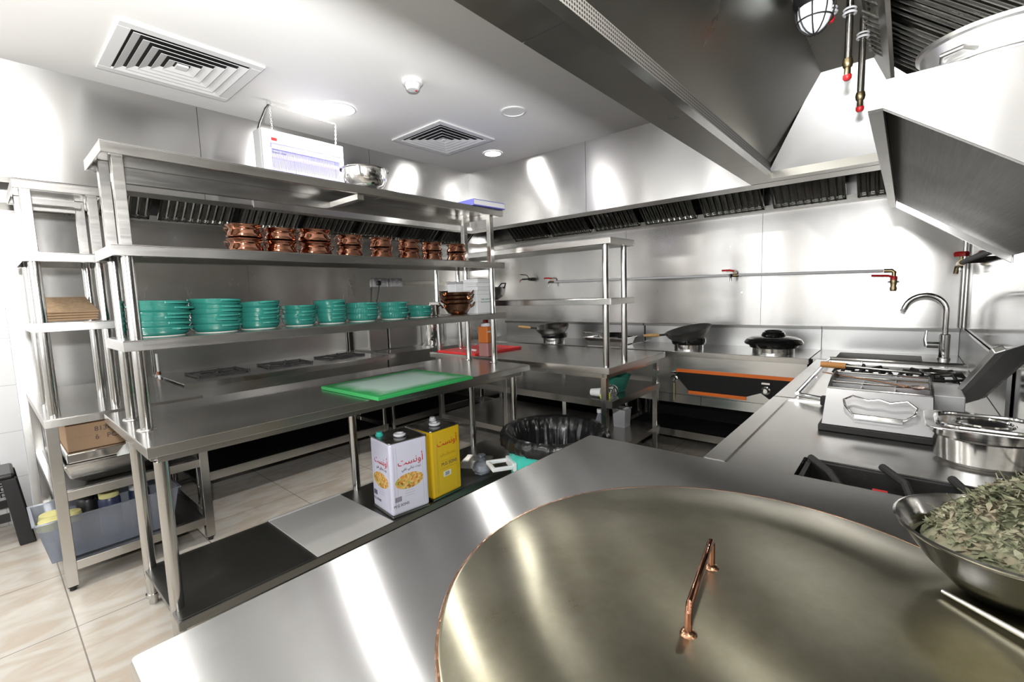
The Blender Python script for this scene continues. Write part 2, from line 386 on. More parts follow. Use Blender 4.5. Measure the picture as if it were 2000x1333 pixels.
# hood canopy over the two steel walls: upright fascias, inward lip, filters, gutter
fl = G()
for a, b in ((0.10, 1.0), (1.003, 2.2), (2.203, FX)): fl.box(a, b, FY, FY+0.02, 2.03, CZ)
o = struct(fl.obj('wall_fascia_left', 'fascia'))
struct(G().box(0.10, 0.12, FY, WY, 2.03, CZ).obj('wall_fascia_end', 'fascia'))
struct(G().box(1.28, FX-0.08, FY-0.018, FY-0.001, 2.015, 2.11).obj('trim_1', 'fascia'))
fb = G()
for a, b in ((0.79, 2.02), (2.023, FY+0.02)): fb.box(FX, FX+0.02, a, b, 2.03, CZ)
struct(fb.obj('wall_fascia_back', 'fascia'))
struct(G().box(0.12, FX+0.02, FY+0.02, FY+0.16, 2.03, 2.045).obj('trim_2', 'hood'))
struct(G().box(FX+0.02, FX+0.17, RY, FY+0.16, 2.03, 2.045).obj('trim_3', 'hood'))
g = G(); g.box(0.12, WX-0.09, WY-0.09, WY, 1.99, 2.0); g.box(0.12, WX-0.09, WY-0.10, WY-0.085, 1.99, 2.035); struct(g.obj('trim_4', 'hood'))
g = G(); g.box(WX-0.09, WX, RY, WY, 1.99, 2.0); g.box(WX-0.10, WX-0.085, RY, WY-0.1, 1.99, 2.035); struct(g.obj('trim_5', 'hood'))
# small screws on the steel back wall
for i, (y, z) in enumerate(((1.20, 1.735), (1.03, 1.745), (0.44, 1.62), (0.38, 1.33), (1.02, 1.33), (1.10, 1.33), (1.86, 1.36))):
    g = G().cyl((WX-0.004, y, z), (WX+0.001, y, z), 0.007, 10)
    tag(g.obj('wall_screw', 'chrome', smooth=True), 'small round screw head on the brushed steel back wall', 'screw', 'screws in the steel back wall')

# baffle filters
def filter_mesh(n=9, w=0.48, ln=0.62):
    g = G(); g.box(0, w, 0, 0.014, -0.012, 0); g.box(0, w, ln-0.014, ln, -0.012, 0); g.box(0, 0.012, 0, ln, -0.012, 0); g.box(w-0.012, w, 0, ln, -0.012, 0)
    st = (w-0.024)/n
    for k in range(n):
        xa = 0.012+k*st
        g.prism([(xa+0.006, 0.0), (xa+0.012, 0.012), (xa+st-0.012, 0.012), (xa+st-0.006, 0.0), (xa+st-0.014, 0.004), (xa+0.014, 0.004)], 'y', 0.014, ln-0.014)
        g.box(xa+st-0.006, xa+st+0.004, 0.012, ln-0.012, -0.03, -0.024)
    g.box(0.012, w-0.012, 0.014, ln-0.014, 0.016, 0.018)
    return g
SL = math.radians(40)
def place_filter(root, base, along, label, group, first):
    # filter's own x runs along the wall, its y climbs from the wall gutter towards the fascia
    o = root if first else dup(root, (0,0,0))
    tag(o, label, 'filter', group)
    o.location = base; o.rotation_euler = (SL if along == 'x' else SL, 0, 0)
    ax = {'x': Vector((-1, 0, 0)), 'y': Vector((0, 1, 0)), 'r': Vector((1, 0, 0))}[along]
    inn = {'x': Vector((0, -1, 0)), 'y': Vector((-1, 0, 0)), 'r': Vector((0, 1, 0))}[along]
    yv = inn*math.cos(SL)+Vector((0, 0, 1))*math.sin(SL); zv = ax.cross(yv)
    mt = Matrix((ax, yv, zv)).transposed().to_4x4(); mt.translation = base
    o.matrix_world = mt
    return o
f0 = filter_mesh().obj('baffle_filter', 'baffle'); first = True
for k in range(7):
    place_filter(f0, (4.06-k*0.53, WY-0.105, 2.012), 'x', 'dark baffle grease filter under the left hood, %s from the room corner' % ORD[k], 'baffle filters of the left hood', first); first = False
for k in range(7):
    place_filter(f0, (WX-0.105, -0.18+k*0.545, 2.012), 'y', 'dark baffle grease filter under the back hood, %s from the wall taps corner' % ORD[k], 'baffle filters of the back hood', False)

# ------------------------------------------------------------------ extraction hood over the right counter
hd = thing('extraction_hood', 'large stainless steel canopy hood hanging over the right counter', 'hood', (1.5, 0.3, 2.03))
hx0, hx1 = -0.6, 3.24
g = G(); g.box(hx0, 0.995, 0.655, 0.79, 2.03, 2.045); g.box(0.998, FX, 0.655, 0.79, 2.03, 2.045); g.box(hx1, FX, RY, 0.655, 2.03, 2.045)
g.obj('bottom_rim', 'hood', hd)
g = G(); g.box(hx0, FX, 0.775, 0.79, 2.045, CZ); g.obj('outer_skirt', 'hood', hd)
g = G(); g.box(hx0, hx1+0.015, 0.655, 0.67, 2.045, 2.068); g.box(hx1, hx1+0.015, RY, 0.655, 2.045, 2.075); g.obj('inner_lip', 'hood', hd)
g = G(); g.box(hx0, hx1, 0.660, 0.675, 2.070, 2.125); g.obj('perforated_strip', 'perf', hd)
g = G().hexa([(hx0, 0.665, 2.125), (hx1, 0.665, 2.125), (hx1, 0.68, 2.125), (hx0, 0.68, 2.125), (hx0, 0.40, 2.52), (hx1, 0.40, 2.52), (hx1, 0.415, 2.52), (hx0, 0.415, 2.52)])
g.obj('sloped_panel', 'hood', hd)
g = G().hexa([(hx1, RY, 2.075), (hx1+0.015, RY, 2.075), (hx1+0.015, 0.67, 2.075), (hx1, 0.67, 2.075), (3.10, 0.16, 2.52), (3.115, 0.16, 2.52), (3.115, 0.41, 2.52), (3.10, 0.41, 2.52)])
g.obj('end_panel', 'hoodendpanel', hd)
g = G(); g.box(hx0, hx1, 0.10, 0.42, 2.52, 2.535); g.obj('top_panel', 'hood', hd)
g = G().hexa([(hx0, 0.085, 2.36), (hx1, 0.085, 2.36), (hx1, 0.10, 2.36), (hx0, 0.10, 2.36), (hx0, 0.16, 2.52), (hx1, 0.16, 2.52), (hx1, 0.175, 2.52), (hx0, 0.175, 2.52)])
g.obj('filter_divider', 'hood', hd)
for k in range(5):
    place_filter(f0, (0.30+k*0.52, RY+0.01, 2.10), 'r', 'steel baffle filter inside the right hood, %s counting away from the camera' % ORD[k], 'baffle filters of the right hood', False)
# bulkhead lamp in its wire cage
lp = thing('bulkhead_lamp', 'round caged bulkhead lamp fixed inside the right hood', 'lamp', (2.25, 0.318, 2.457))
g = G().lathe([(0.0, 0.05), (0.075, 0.05), (0.075, 0.02), (0.06, 0.0)], (2.25, 0.318, 2.457), 24); g.obj('lamp_base', 'black', lp, smooth=True)
g = G().lathe([(0.058, 0.0), (0.057, -0.03), (0.045, -0.065), (0.025, -0.085), (0.0, -0.09)], (2.25, 0.318, 2.457), 24); g.obj('glass_dome', 'bulb', lp, smooth=True)
g = G()
for k in range(4):
    t = k*PI/4; g.tube([(2.25+0.066*math.cos(t)*math.cos(a), 0.318+0.066*math.sin(t)*math.cos(a), 2.457-0.1*math.sin(a)) for a in [PI*i/12 for i in range(13)]], 0.0028, 6)
g.tube(arc((2.25, 0.318, 2.407), 0.061, 0, 2*PI, 24, 'xy')[:-1], 0.0028, 6, True); g.obj('wire_cage', 'iron', lp, smooth=True)
lp2 = dup(lp, (0.75, 0.318, 2.457), 0, 'caged bulkhead lamp in the near end of the right hood, above the view', None)
# suppression nozzles on drop pipes
NZ = [((2.30, 0.272), 2.415, 'short nozzle pipe beside the caged lamp in the right hood'), ((2.36, 0.2155), 2.20, 'long nozzle pipe in the middle of the hood run'), ((2.62, 0.189), 2.142, 'nozzle pipe nearest the pale hood end panel')]
for (x, y), z, lb in NZ:
    t = thing('drop_nozzle', 'silver fire suppression '+lb, 'nozzle', (x, y, z), 0, 'suppression nozzles in the hood')
    G().cyl((x, y, z+0.06), (x, y, 2.52), 0.013, 14).obj('drop_pipe', 'tube', t, smooth=True)
    G().lathe([(0.0, 0.07), (0.016, 0.07), (0.019, 0.055), (0.016, 0.04), (0.011, 0.035), (0.011, 0.012), (0.013, 0.006), (0.0, 0.006)], (x, y, z), 14).obj('brass_coupling', 'brass', t, smooth=True)
    G().lathe([(0.0, 0.008), (0.015, 0.008), (0.015, -0.004), (0.009, -0.012), (0.0, -0.012)], (x, y, z), 14).obj('red_cap', 'red', t, smooth=True)
    g = G(); g.tube(arc((x, y, 2.44), 0.020, 0, 2*PI, 16, 'xy')[:-1], 0.005, 6, True); g.tube(arc((x, y, 2.455), 0.020, 0, 2*PI, 16, 'xy')[:-1], 0.004, 6, True); g.obj('pipe_clip', 'plastic', t, smooth=True)

# ------------------------------------------------------------------ ceiling fittings
def diffuser(x, y, s, label):
    t = thing('ceiling_diffuser', label, 'air vent', (x, y, CZ), 0, 'square ceiling air diffusers')
    g = G(); h = s/2; w = 0.05
    for a, b, c, d in ((-h, h, -h, -h+w), (-h, h, h-w, h), (-h, -h+w, -h+w, h-w), (h-w, h, -h+w, h-w)): g.box(x+a, x+b, y+c, y+d, CZ-0.012, CZ-0.001)
    g.obj('frame', 'white', t, bevel=0.003)
    for k in range(5):
        o_, i_ = h-w-0.008-k*0.042, h-w-0.008-k*0.042-0.033
        g = G(); zl, zh = CZ-0.013, CZ-0.002+0.0
        for q in range(4):
            R = Matrix.Rotation(q*PI/2, 3, 'Z')
            P = [R @ Vector(v) for v in ((-o_, -o_, 0), (o_, -o_, 0), (i_, -i_, 1), (-i_, -i_, 1))]
            lo = zl-0.004
            g.hexa([(x+P[0].x, y+P[0].y, lo), (x+P[1].x, y+P[1].y, lo), (x+P[2].x, y+P[2].y, CZ-0.004), (x+P[3].x, y+P[3].y, CZ-0.004),
                    (x+P[0].x, y+P[0].y, lo+0.002), (x+P[1].x, y+P[1].y, lo+0.002), (x+P[2].x, y+P[2].y, CZ-0.002), (x+P[3].x, y+P[3].y, CZ-0.002)])
        g.obj('louvre_ring', 'white', t)
    q = h-w-0.008-5*0.042
    G().box(x-q, x+q, y-q, y+q, CZ-0.014, CZ-0.004).obj('centre_plate', 'white', t)
    G().box(x-h+w, x+h-w, y-h+w, y+h-w, CZ-0.0015, CZ-0.0005).obj('dark_duct', 'void', t)  # black sheet painting the shade behind the louvres
diffuser(0.80, 2.855, 0.585, 'white square ceiling diffuser above the left rack')
diffuser(2.475, 2.765, 0.56, 'white square ceiling diffuser nearer the room corner')

def downlight(x, y, r, lit, label):
    t = thing('ceiling_downlight', label, 'ceiling light', (x, y, CZ), 0, 'round recessed ceiling lights')
    G().lathe([(r, -0.001), (r, -0.006), (r-0.012, -0.009), (r-0.014, -0.003)], (x, y, CZ), 40).obj('trim_ring', 'white', t, smooth=True)
    G().lathe([(0.0, -0.004), (r-0.014, -0.004)], (x, y, CZ), 40).obj('diffuser_disc', 'lampglow' if lit else 'white', t)
downlight(1.625, 2.79, 0.105, True, 'lit round ceiling light above the insect lamp')
downlight(3.012, 2.745, 0.082, True, 'lit round ceiling light nearest the room corner')
downlight(2.45, 2.035, 0.085, False, 'unlit round white ceiling fitting near the hood')
for x, y in ((0.35, 1.75), (-1.0, 2.8), (-1.0, 1.3), (-0.4, 3.1)):  # unseen ceiling lights added to brighten the room and streak the fascias
    downlight(x, y, 0.105, True, 'added round ceiling light, lit but unseen, towards the added windows')
t = thing('smoke_detector', 'white round smoke detector on the ceiling between the vents', 'detector', (1.72, 2.16, CZ))
G().lathe([(0.0, -0.001), (0.058, -0.001), (0.058, -0.014), (0.052, -0.02), (0.0, -0.02)], (1.72, 2.16, CZ), 32).obj('mount_base', 'white', t, smooth=True)
G().lathe([(0.040, -0.02), (0.042, -0.026), (0.036, -0.044), (0.030, -0.05), (0.0, -0.052)], (1.72, 2.16, CZ), 32).obj('sensor_head', 'white', t, smooth=True)
G().lathe([(0.0, -0.0525), (0.008, -0.0525), (0.0, -0.056)], (1.735, 2.15, CZ), 10).obj('indicator', 'ink', t, smooth=True)

# insect lamp hung on chains
t = thing('insect_killer_lamp', 'white hanging insect killer with violet tubes above the shelf', 'insect lamp', (1.45, 2.97, 2.09))
lx0, lx1, ly, lz0, lz1 = 1.195, 1.715, 2.93, 2.085, 2.405
g = G(); g.box(lx0, lx1, ly, ly+0.10, lz1-0.075, lz1); g.box(lx0, lx0+0.045, ly, ly+0.10, lz0, lz1-0.075); g.box(lx1-0.02, lx1, ly, ly+0.10, lz0, lz1-0.075); g.box(lx0+0.045, lx1-0.02, ly, ly+0.10, lz0, lz0+0.05); g.box(lx0+0.045, lx1-0.02, ly+0.085, ly+0.10, lz0+0.05, lz1-0.075)
g.obj('casing', 'plastic', t, bevel=0.004)
G().box(lx0-0.012, lx0, ly+0.004, ly+0.096, lz0, lz1-0.004).obj('end_cap', 'grey', t, bevel=0.003)
G().box(lx0+0.05, lx1-0.02, ly-0.002, ly, lz1-0.11, lz1-0.082).obj('lilac_band', 'purple', t)
for z in (lz0+0.10, lz0+0.185): G().cyl((lx0+0.05, ly+0.05, z), (lx1-0.025, ly+0.05, z), 0.013, 14).obj('ultraviolet_tube', 'uv', t, smooth=True)
g = G()
for k in range(52): xx = lx0+0.055+k*0.0085; g.cyl((xx, ly+0.006, lz0+0.05), (xx, ly+0.006, lz1-0.112), 0.0011, 5)
g.obj('wire_grid', 'chrome', t)
G().box(lx0+0.052, lx0+0.085, ly-0.005, ly, lz1-0.062, lz1-0.045).obj('rocker_switch', 'red', t, bevel=0.002)
text('lettering', 'Insect killer', 0.018, 'inkb', t, Vector((lx0+0.052, ly-0.003, lz1-0.135))-wloc(t), (PI/2, 0, 0), 'LEFT')
def chain(p0, p1, n, r=0.0035):
    g = G(); p0, p1 = Vector(p0), Vector(p1); d = (p1-p0)
    for k in range(n):
        c = p0+d*((k+0.5)/n); L = d.length/n*0.62; dn = d.normalized(); s_ = dn.orthogonal() if k % 2 else dn.cross(dn.orthogonal())
        g.tube([c+dn*L*math.cos(a)+s_*r*math.sin(a) for a in [2*PI*i/10 for i in range(10)]], 0.0009, 5, True)
    return g
chain((1.27, 2.98, CZ-0.02), (1.70, 2.98, CZ-0.03), 30).obj('hanging_chain', 'stone', t, smooth=True)
chain((1.69, 2.98, lz1), (1.70, 2.98, CZ-0.03), 12).obj('hanging_chain', 'plastic', t, smooth=True)
chain((1.28, 2.98, lz1), (1.275, 2.98, CZ-0.02), 12).obj('hanging_chain', 'plastic', t, smooth=True)
G().tube([(lx0-0.005, 2.97, lz1-0.01), (1.21, 2.975, 2.45), (1.25, 2.98, 2.54), (1.28, 2.98, CZ-0.012)], 0.006, 8).obj('power_cord', 'black', t, smooth=True)
G().cyl((1.27, 2.98, CZ-0.025), (1.27, 2.98, CZ), 0.012, 12).obj('ceiling_hook', 'chrome', t, smooth=True)

# ------------------------------------------------------------------ steel furniture
def shelf_board(g, x0, x1, y0, y1, zt, th=0.045):
    g.box(x0, x1, y0, y1, zt-0.004, zt); g.box(x0, x1, y0, y0+0.004, zt-th, zt-0.004); g.box(x0, x1, y1-0.004, y1, zt-th, zt-0.004)
    g.box(x0, x0+0.004, y0+0.004, y1-0.004, zt-th, zt-0.004); g.box(x1-0.004, x1, y0+0.004, y1-0.004, zt-th, zt-0.004)
    for a, b in ((y0, y0+0.03), (y1-0.03, y1)): g.box(x0+0.004, x1-0.004, a+0.004 if a == y0 else a, b if a == y0 else b-0.004, zt-th, zt-th+0.003)
    return g
def adj_leg(g, x, y, z1, r=0.0235, foot=0.15):
    g.cyl((x, y, foot-0.02), (x, y, z1), r, 24)
    g.cyl((x, y, 0.05), (x, y, foot-0.02), r*0.93, 24); return g
def foot(x, y, r=0.0235, h=0.05):
    return G().lathe([(0, 0.0), (r*0.72, 0.0), (r*0.76, h*0.65), (r*1.15, h*0.7), (r*1.15, h), (0, h)], (x, y, 0), 20)

T1 = 0.86
t = thing('prep_table', 'long stainless prep table with two round front legs under the teal dishes', 'table', (1.47, 2.5, 0))
g = shelf_board(G(), 0.352, 2.60, 2.075, 2.93, T1, 0.042); g.obj('worktop', 'table', t, bevel=0.002)
g = G()
for y in (2.125, 2.86): g.box(0.39, 2.56, y, y+0.03, T1-0.078, T1-0.042)
for x in (0.375, 1.45, 2.53): g.box(x, x+0.03, 2.155, 2.86, T1-0.075, T1-0.044)
g.obj('under_frame', 'steel', t)
for x, y in ((0.405, 2.155), (0.405, 2.60), (1.46, 2.60), (2.50, 2.155), (2.50, 2.60)):
    lg = adj_leg(G(), x, y, T1-0.078 if y < 2.5 else T1-0.0045, 0.024, 0.17).obj('leg', 'tube', t, smooth=True)
    foot(x, y, 0.024, 0.05).obj('adjustable_foot', 'steel', lg, smooth=True)
g = G(); g.box(0.385, 2.66, 2.06, 2.605, 0.155, 0.172); g.box(0.383, 2.66, 2.045, 2.06, 0.135, 0.172); g.box(0.383, 2.66, 2.605, 2.62, 0.135, 0.172)
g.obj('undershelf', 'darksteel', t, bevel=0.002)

def over_shelf(t, x0, x1, y0, y1, tiers, th, round_to, posts, base, smat='steel'):
    for z in tiers: shelf_board(G(), x0, x1, y0, y1, z, th).obj('shelf', smat, t, bevel=0.002)
    for px, py in posts:
        zs = [base]+list(tiers)
        for i in range(len(tiers)):
            top = zs[i+1]-0.0045 if i == len(tiers)-1 else zs[i+1]-0.0045
            b = zs[i]+0.0005
            if zs[i+1] <= round_to+0.01: G().cyl((px, py, b), (px, py, top), 0.0215, 24).obj('post', 'tube', t, smooth=True)
            else: G().box(px-0.019, px+0.019, py-0.019, py+0.019, b, top).obj('post', 'steel', t, bevel=0.002)
t = thing('tiered_shelf', 'three tier steel overshelf on the prep table holding teal dishes and copper pots', 'shelf', (1.5, 2.53, T1))
over_shelf(t, 0.362, 2.66, 2.34, 2.72, (1.24, 1.62, 2.01), 0.044, 1.62, ((0.415, 2.39), (0.415, 2.67), (2.56, 2.39), (2.56, 2.67)), T1)
g = G(); g.box(0.44, 2.62, 2.665, 2.695, 1.925, 1.965); g.box(1.45, 1.49, 2.36, 2.665, 1.935, 1.965); g.obj('support_rail', 'steel', t)
for x, y in ((0.415, 2.39), (0.415, 2.67), (2.56, 2.39), (2.56, 2.67)):
    G().lathe([(0.0, 0.0008), (0.036, 0.0008), (0.034, 0.006), (0.0225, 0.008), (0.0225, 0.0008)], (x, y, T1), 24).obj('floor_flange', 'steel', t, smooth=True)

T2 = 0.866
t = thing('corner_table', 'stainless table at right angles to the prep table holding the red board', 'table', (3.18, 2.4, 0))
shelf_board(G(), 2.70, 3.645, 1.482, 3.34, T2, 0.045).obj('worktop', 'table', t, bevel=0.002)
g = G()
for y in (1.52, 3.28): g.box(2.74, 3.61, y, y+0.03, T2-0.08, T2-0.045)
for x in (2.73, 3.585): g.box(x, x+0.03, 1.55, 3.28, T2-0.08, T2-0.045)
g.obj('under_frame', 'steel', t)
for x, y in ((2.755, 1.545), (3.60, 1.545), (2.755, 3.27), (3.60, 3.27), (2.755, 2.45), (3.60, 2.45)):
    lg = G().box(x-0.02, x+0.02, y-0.02, y+0.02, 0.03, T2-0.08 if True else 0).obj('leg', 'steel', t, bevel=0.002)
    foot(x, y, 0.016, 0.03).obj('rubber_foot', 'black', lg, smooth=True)
shelf_board(G(), 2.775, 3.58, 1.50, 3.30, 0.62, 0.05).obj('middle_shelf', 'steel', t)
shelf_board(G(), 2.775, 3.58, 1.50, 3.30, 0.27, 0.045).obj('bottom_shelf', 'steel', t)
t = thing('corner_overshelf', 'two tier steel overshelf on round posts standing on the corner table', 'shelf', (2.87, 2.4, T2))
over_shelf(t, 2.715, 3.06, 1.47, 3.33, (1.33, 1.73), 0.042, 1.73, ((2.755, 1.53), (3.02, 1.53), (2.755, 3.26), (3.02, 3.26)), T2)

# left rack: low table, two round-post tiers and a square-post top tier
t = thing('left_rack', 'tall steel rack against the left wall with woven mats and a cardboard box', 'rack', (0.47, 3.6, 0))
TL = 0.86
shelf_board(G(), 0.150, 0.79, 3.015, 4.22, TL, 0.040).obj('worktop', 'table', t, bevel=0.002)
over_shelf(t, 0.155, 0.46, 3.05, 3.56, (1.31, 1.64, 1.965), 0.042, 1.64, ((0.195, 3.10), (0.425, 3.10), (0.195, 3.51), (0.425, 3.51)), TL)
for y in (3.485, 3.28): G().box(0.215, 0.405, y, y+0.03, 1.895, 1.922).obj('support_rail', 'steel', t)
for x, y in ((0.175, 3.045), (0.765, 3.045), (0.175, 4.18), (0.765, 4.18)):
    lg = G().box(x-0.022, x+0.022, y-0.022, y+0.022, 0.025, TL-0.0405).obj('leg', 'steel', t, bevel=0.002)
    foot(x, y, 0.018, 0.025).obj('rubber_foot', 'black', lg, smooth=True)
g = G()
for z in (0.47, 0.12):
    g.box(0.197, 0.743, 3.025, 3.06, z-0.02, z+0.025); g.box(0.197, 0.743, 4.16, 4.20, z-0.02, z+0.025)
    g.box(0.155, 0.185, 3.067, 4.158, z-0.03, z-0.001); g.box(0.755, 0.785, 3.067, 4.158, z-0.03, z-0.001)
g.obj('cross_rail', 'steel', t, bevel=0.001)
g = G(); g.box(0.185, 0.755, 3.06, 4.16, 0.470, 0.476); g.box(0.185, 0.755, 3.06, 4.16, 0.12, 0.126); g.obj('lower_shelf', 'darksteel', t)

# things on the left rack
for k in range(4):
    a = (k-1.5)*0.05
    o = thing('woven_mat', 'brown woven mat, %s in the pile on the left rack' % ('bottom one', 'second from the bottom', 'third from the bottom', 'top one')[k], 'mat', (0.31, 3.30+k*0.005, 1.353+k*0.013), a, 'woven mats on the left rack')
    g = G().hexa([(-0.085, -0.11, 0), (0.095, -0.11, 0), (0.085, 0.10, 0), (-0.075, 0.10, 0), (-0.09, -0.115, 0.010), (0.10, -0.115, 0.010), (0.085, 0.10, 0.010), (-0.075, 0.10, 0.010)])
    o.rotation_euler = (0.36, 0, a*0.6); g.obj('woven_panel', 'kraft', o, local=True, bevel=0.003)
    g = G(); g.tube([(-0.088, -0.113, 0.006), (0.098, -0.113, 0.006), (0.086, 0.101, 0.006), (-0.077, 0.101, 0.006)], 0.0045, 6, True); g.obj('bound_edge', 'card', o, local=True)
t = thing('cardboard_box', 'brown cardboard box marked 813-L on the left rack', 'box', (0.45, 3.30, 0.70))
G().box(0.225, 0.66, 3.12, 3.55, 0.662, 0.80).obj('carton', 'card', t, bevel=0.003)
G().box(0.226, 0.66, 3.1185, 3.1198, 0.728, 0.732).obj('tape_seam', 'kraft', t)
text('lettering', '813-L', 0.034, 'inkb', t, Vector((0.330, 3.1175, 0.748))-wloc(t), (PI/2, 0, 0), 'LEFT')
text('lettering', '6   PCS', 0.034, 'inkb', t, Vector((0.330, 3.1175, 0.705))-wloc(t), (PI/2, 0, 0), 'LEFT')
t = thing('oven_tray', 'bright shallow steel tray under the cardboard box, wrapped in clear film', 'tray', (0.46, 3.35, 0.60))
g = G(); g.box(0.215, 0.72, 3.09, 3.60, 0.612, 0.661); g.obj('tray_body', 'mirror', t, bevel=0.006)
g = G().hexa([(0.40, 3.075, 0.605), (0.68, 3.075, 0.605), (0.68, 3.085, 0.605), (0.40, 3.085, 0.605), (0.45, 3.072, 0.668), (0.70, 3.072, 0.668), (0.70, 3.40, 0.668), (0.45, 3.40, 0.664)]); g.obj('film_wrap', 'marble', t)
t = thing('oven_tray', 'dull steel tray at the bottom of the tray pile on the left rack', 'tray', (0.46, 3.35, 0.48))
g = G().lathe([(0, 0), (0.22, 0), (0.30, 0.05), (0.32, 0.115), (0.33, 0.13), (0.312, 0.13), (0.29, 0.06), (0.21, 0.006), (0, 0.006)], (0.46, 3.36, 0.478), 4, 1.13, 1.15)
bmesh.ops.rotate(g.bm, verts=g.bm.verts, cent=(0.46, 3.36, 0), matrix=Matrix.Rotation(PI/4, 3, 'Z')); g.obj('pan_body', 'steel', t, bevel=0.012)
def gn_pan(t, cx, cy, z, w, l, h, mat, lip=0.018, local=False, rot=0):
    g = G(); a, b = w/2, l/2; i = 0.86
    g.hexa([(cx-a*i, cy-b*i, z), (cx+a*i, cy-b*i, z), (cx+a*i, cy+b*i, z), (cx-a*i, cy+b*i, z), (cx-a, cy-b, z+h), (cx+a, cy-b, z+h), (cx+a, cy+b, z+h), (cx-a, cy+b, z+h)])
    top = [f for f in g.bm.faces if all(abs(v.co.z-(z+h)) < 1e-6 for v in f.verts)]
    bmesh.ops.delete(g.bm, geom=top, context='FACES_ONLY')
    o = g.obj('pan_body', mat, t, bevel=0.012, solid=0.0025, local=local)
    g = G()
    for x0, x1, y0, y1 in ((-a-lip, a+lip, -b-lip, -b+0.001), (-a-lip, a+lip, b-0.001, b+lip), (-a-lip, -a+0.001, -b+0.001, b-0.001), (a-0.001, a+lip, -b+0.001, b-0.001)):
        g.box(cx+x0, cx+x1, cy+y0, cy+y1, z+h-0.001, z+h+0.004)
    g.obj('pan_rim', 'mirror' if mat != 'smoke' else 'smoke', t, local=local, bevel=0.001)
    return o
t = thing('clear_tub', 'long cloudy plastic tub jutting from the bottom shelf of the left rack', 'tub', (0.36, 3.27, 0.127))
gn_pan(t, 0.365, 3.275, 0.1275, 0.57, 0.33, 0.215, 'smoke', 0.012)
g = G()
for x, y, r in ((0.135, 3.20, 0.05), (0.15, 3.30, 0.055), (0.21, 3.24, 0.05)): g.lathe([(0, -0.04), (r, -0.03), (r*0.9, 0.012), (0, 0.02)], (x, y, 0.315), 14)
tag(g.obj('food_pieces', 'corn', smooth=True), 'pale yellow food pieces at the outer end of the cloudy tub', 'food', kind='stuff')
for x, y, m, cap, lb in ((0.37, 3.26, 'navy', 'corn', 'dark blue jar with pale yellow lid'), (0.50, 3.27, 'navy', 'plastic', 'dark blue jar with white lid'), (0.29, 3.35, 'black', 'black', 'all black jar')):
    t = thing('storage_jar', lb+' standing in the clear tub', 'jar', (x, y, 0.132), 0, 'jars in the clear tub')
    G().lathe([(0, 0), (0.045, 0), (0.047, 0.01), (0.047, 0.20), (0.04, 0.215), (0, 0.215)], (x, y, 0.134), 20).obj('jar_body', m, t, smooth=True)
    G().lathe([(0, 0.215), (0.043, 0.215), (0.043, 0.245), (0, 0.245)], (x, y, 0.134), 20).obj('lid', cap, t, smooth=True)

# black woven plastic stool at the left edge
t = thing('plastic_stool', 'black basket-weave plastic stool at the left edge by the white wall', 'stool', (-0.14, 4.05, 0))
sx, sy, zt = -0.14, 4.06, 0.43
g = G(); g.box(sx-0.19, sx+0.19, sy-0.15, sy+0.15, zt-0.03, zt); g.obj('seat', 'black', t, bevel=0.014)
for sgx in (-1, 1):
    for sgy in (-1, 1):
        bx, by, tx, ty = sx+sgx*0.205, sy+sgy*0.165, sx+sgx*0.165, sy+sgy*0.125
        w = 0.035
        g = G().hexa([(bx-w, by-w*0.6, 0), (bx+w, by-w*0.6, 0), (bx+w, by+w*0.6, 0), (bx-w, by+w*0.6, 0), (tx-w*0.9, ty-w*0.55, zt-0.03), (tx+w*0.9, ty-w*0.55, zt-0.03), (tx+w*0.9, ty+w*0.55, zt-0.03), (tx-w*0.9, ty+w*0.55, zt-0.03)])
        g.obj('leg', 'black', t, bevel=0.006)
for sg in (-1, 1):
    for ax in 'xy':
        g = G()
        for k in range(9):
            for r in range(3):
                q = -0.135+k*0.034 if ax == 'x' else -0.10+k*0.025
                zz = zt-0.05-r*0.034
                p = (sx+q, sy+sg*0.139) if ax == 'x' else (sx+sg*0.178, sy+q)
                d = 0.011
                if ax == 'x': g.tube([(p[0]-d, p[1], zz-d), (p[0]+d, p[1], zz-d), (p[0]+d, p[1], zz+d), (p[0]-d, p[1], zz+d)], 0.005, 6, True)
                else: g.tube([(p[0], p[1]-d, zz-d), (p[0], p[1]+d, zz-d), (p[0], p[1]+d, zz+d), (p[0], p[1]-d, zz+d)], 0.005, 6, True)
        if ax == 'x': g.box(sx-0.15, sx+0.15, sy+sg*0.139-0.005, sy+sg*0.139+0.005, zt-0.03, zt-0.045); g.box(sx-0.15, sx+0.15, sy+sg*0.145-0.005, sy+sg*0.145+0.005, 0.15, 0.20)
        else: g.box(sx+sg*0.178-0.005, sx+sg*0.178+0.005, sy-0.11, sy+0.11, zt-0.03, zt-0.045); g.box(sx+sg*0.186-0.005, sx+sg*0.186+0.005, sy-0.11, sy+0.11, 0.15, 0.20)
        g.obj('woven_apron', 'black', t)

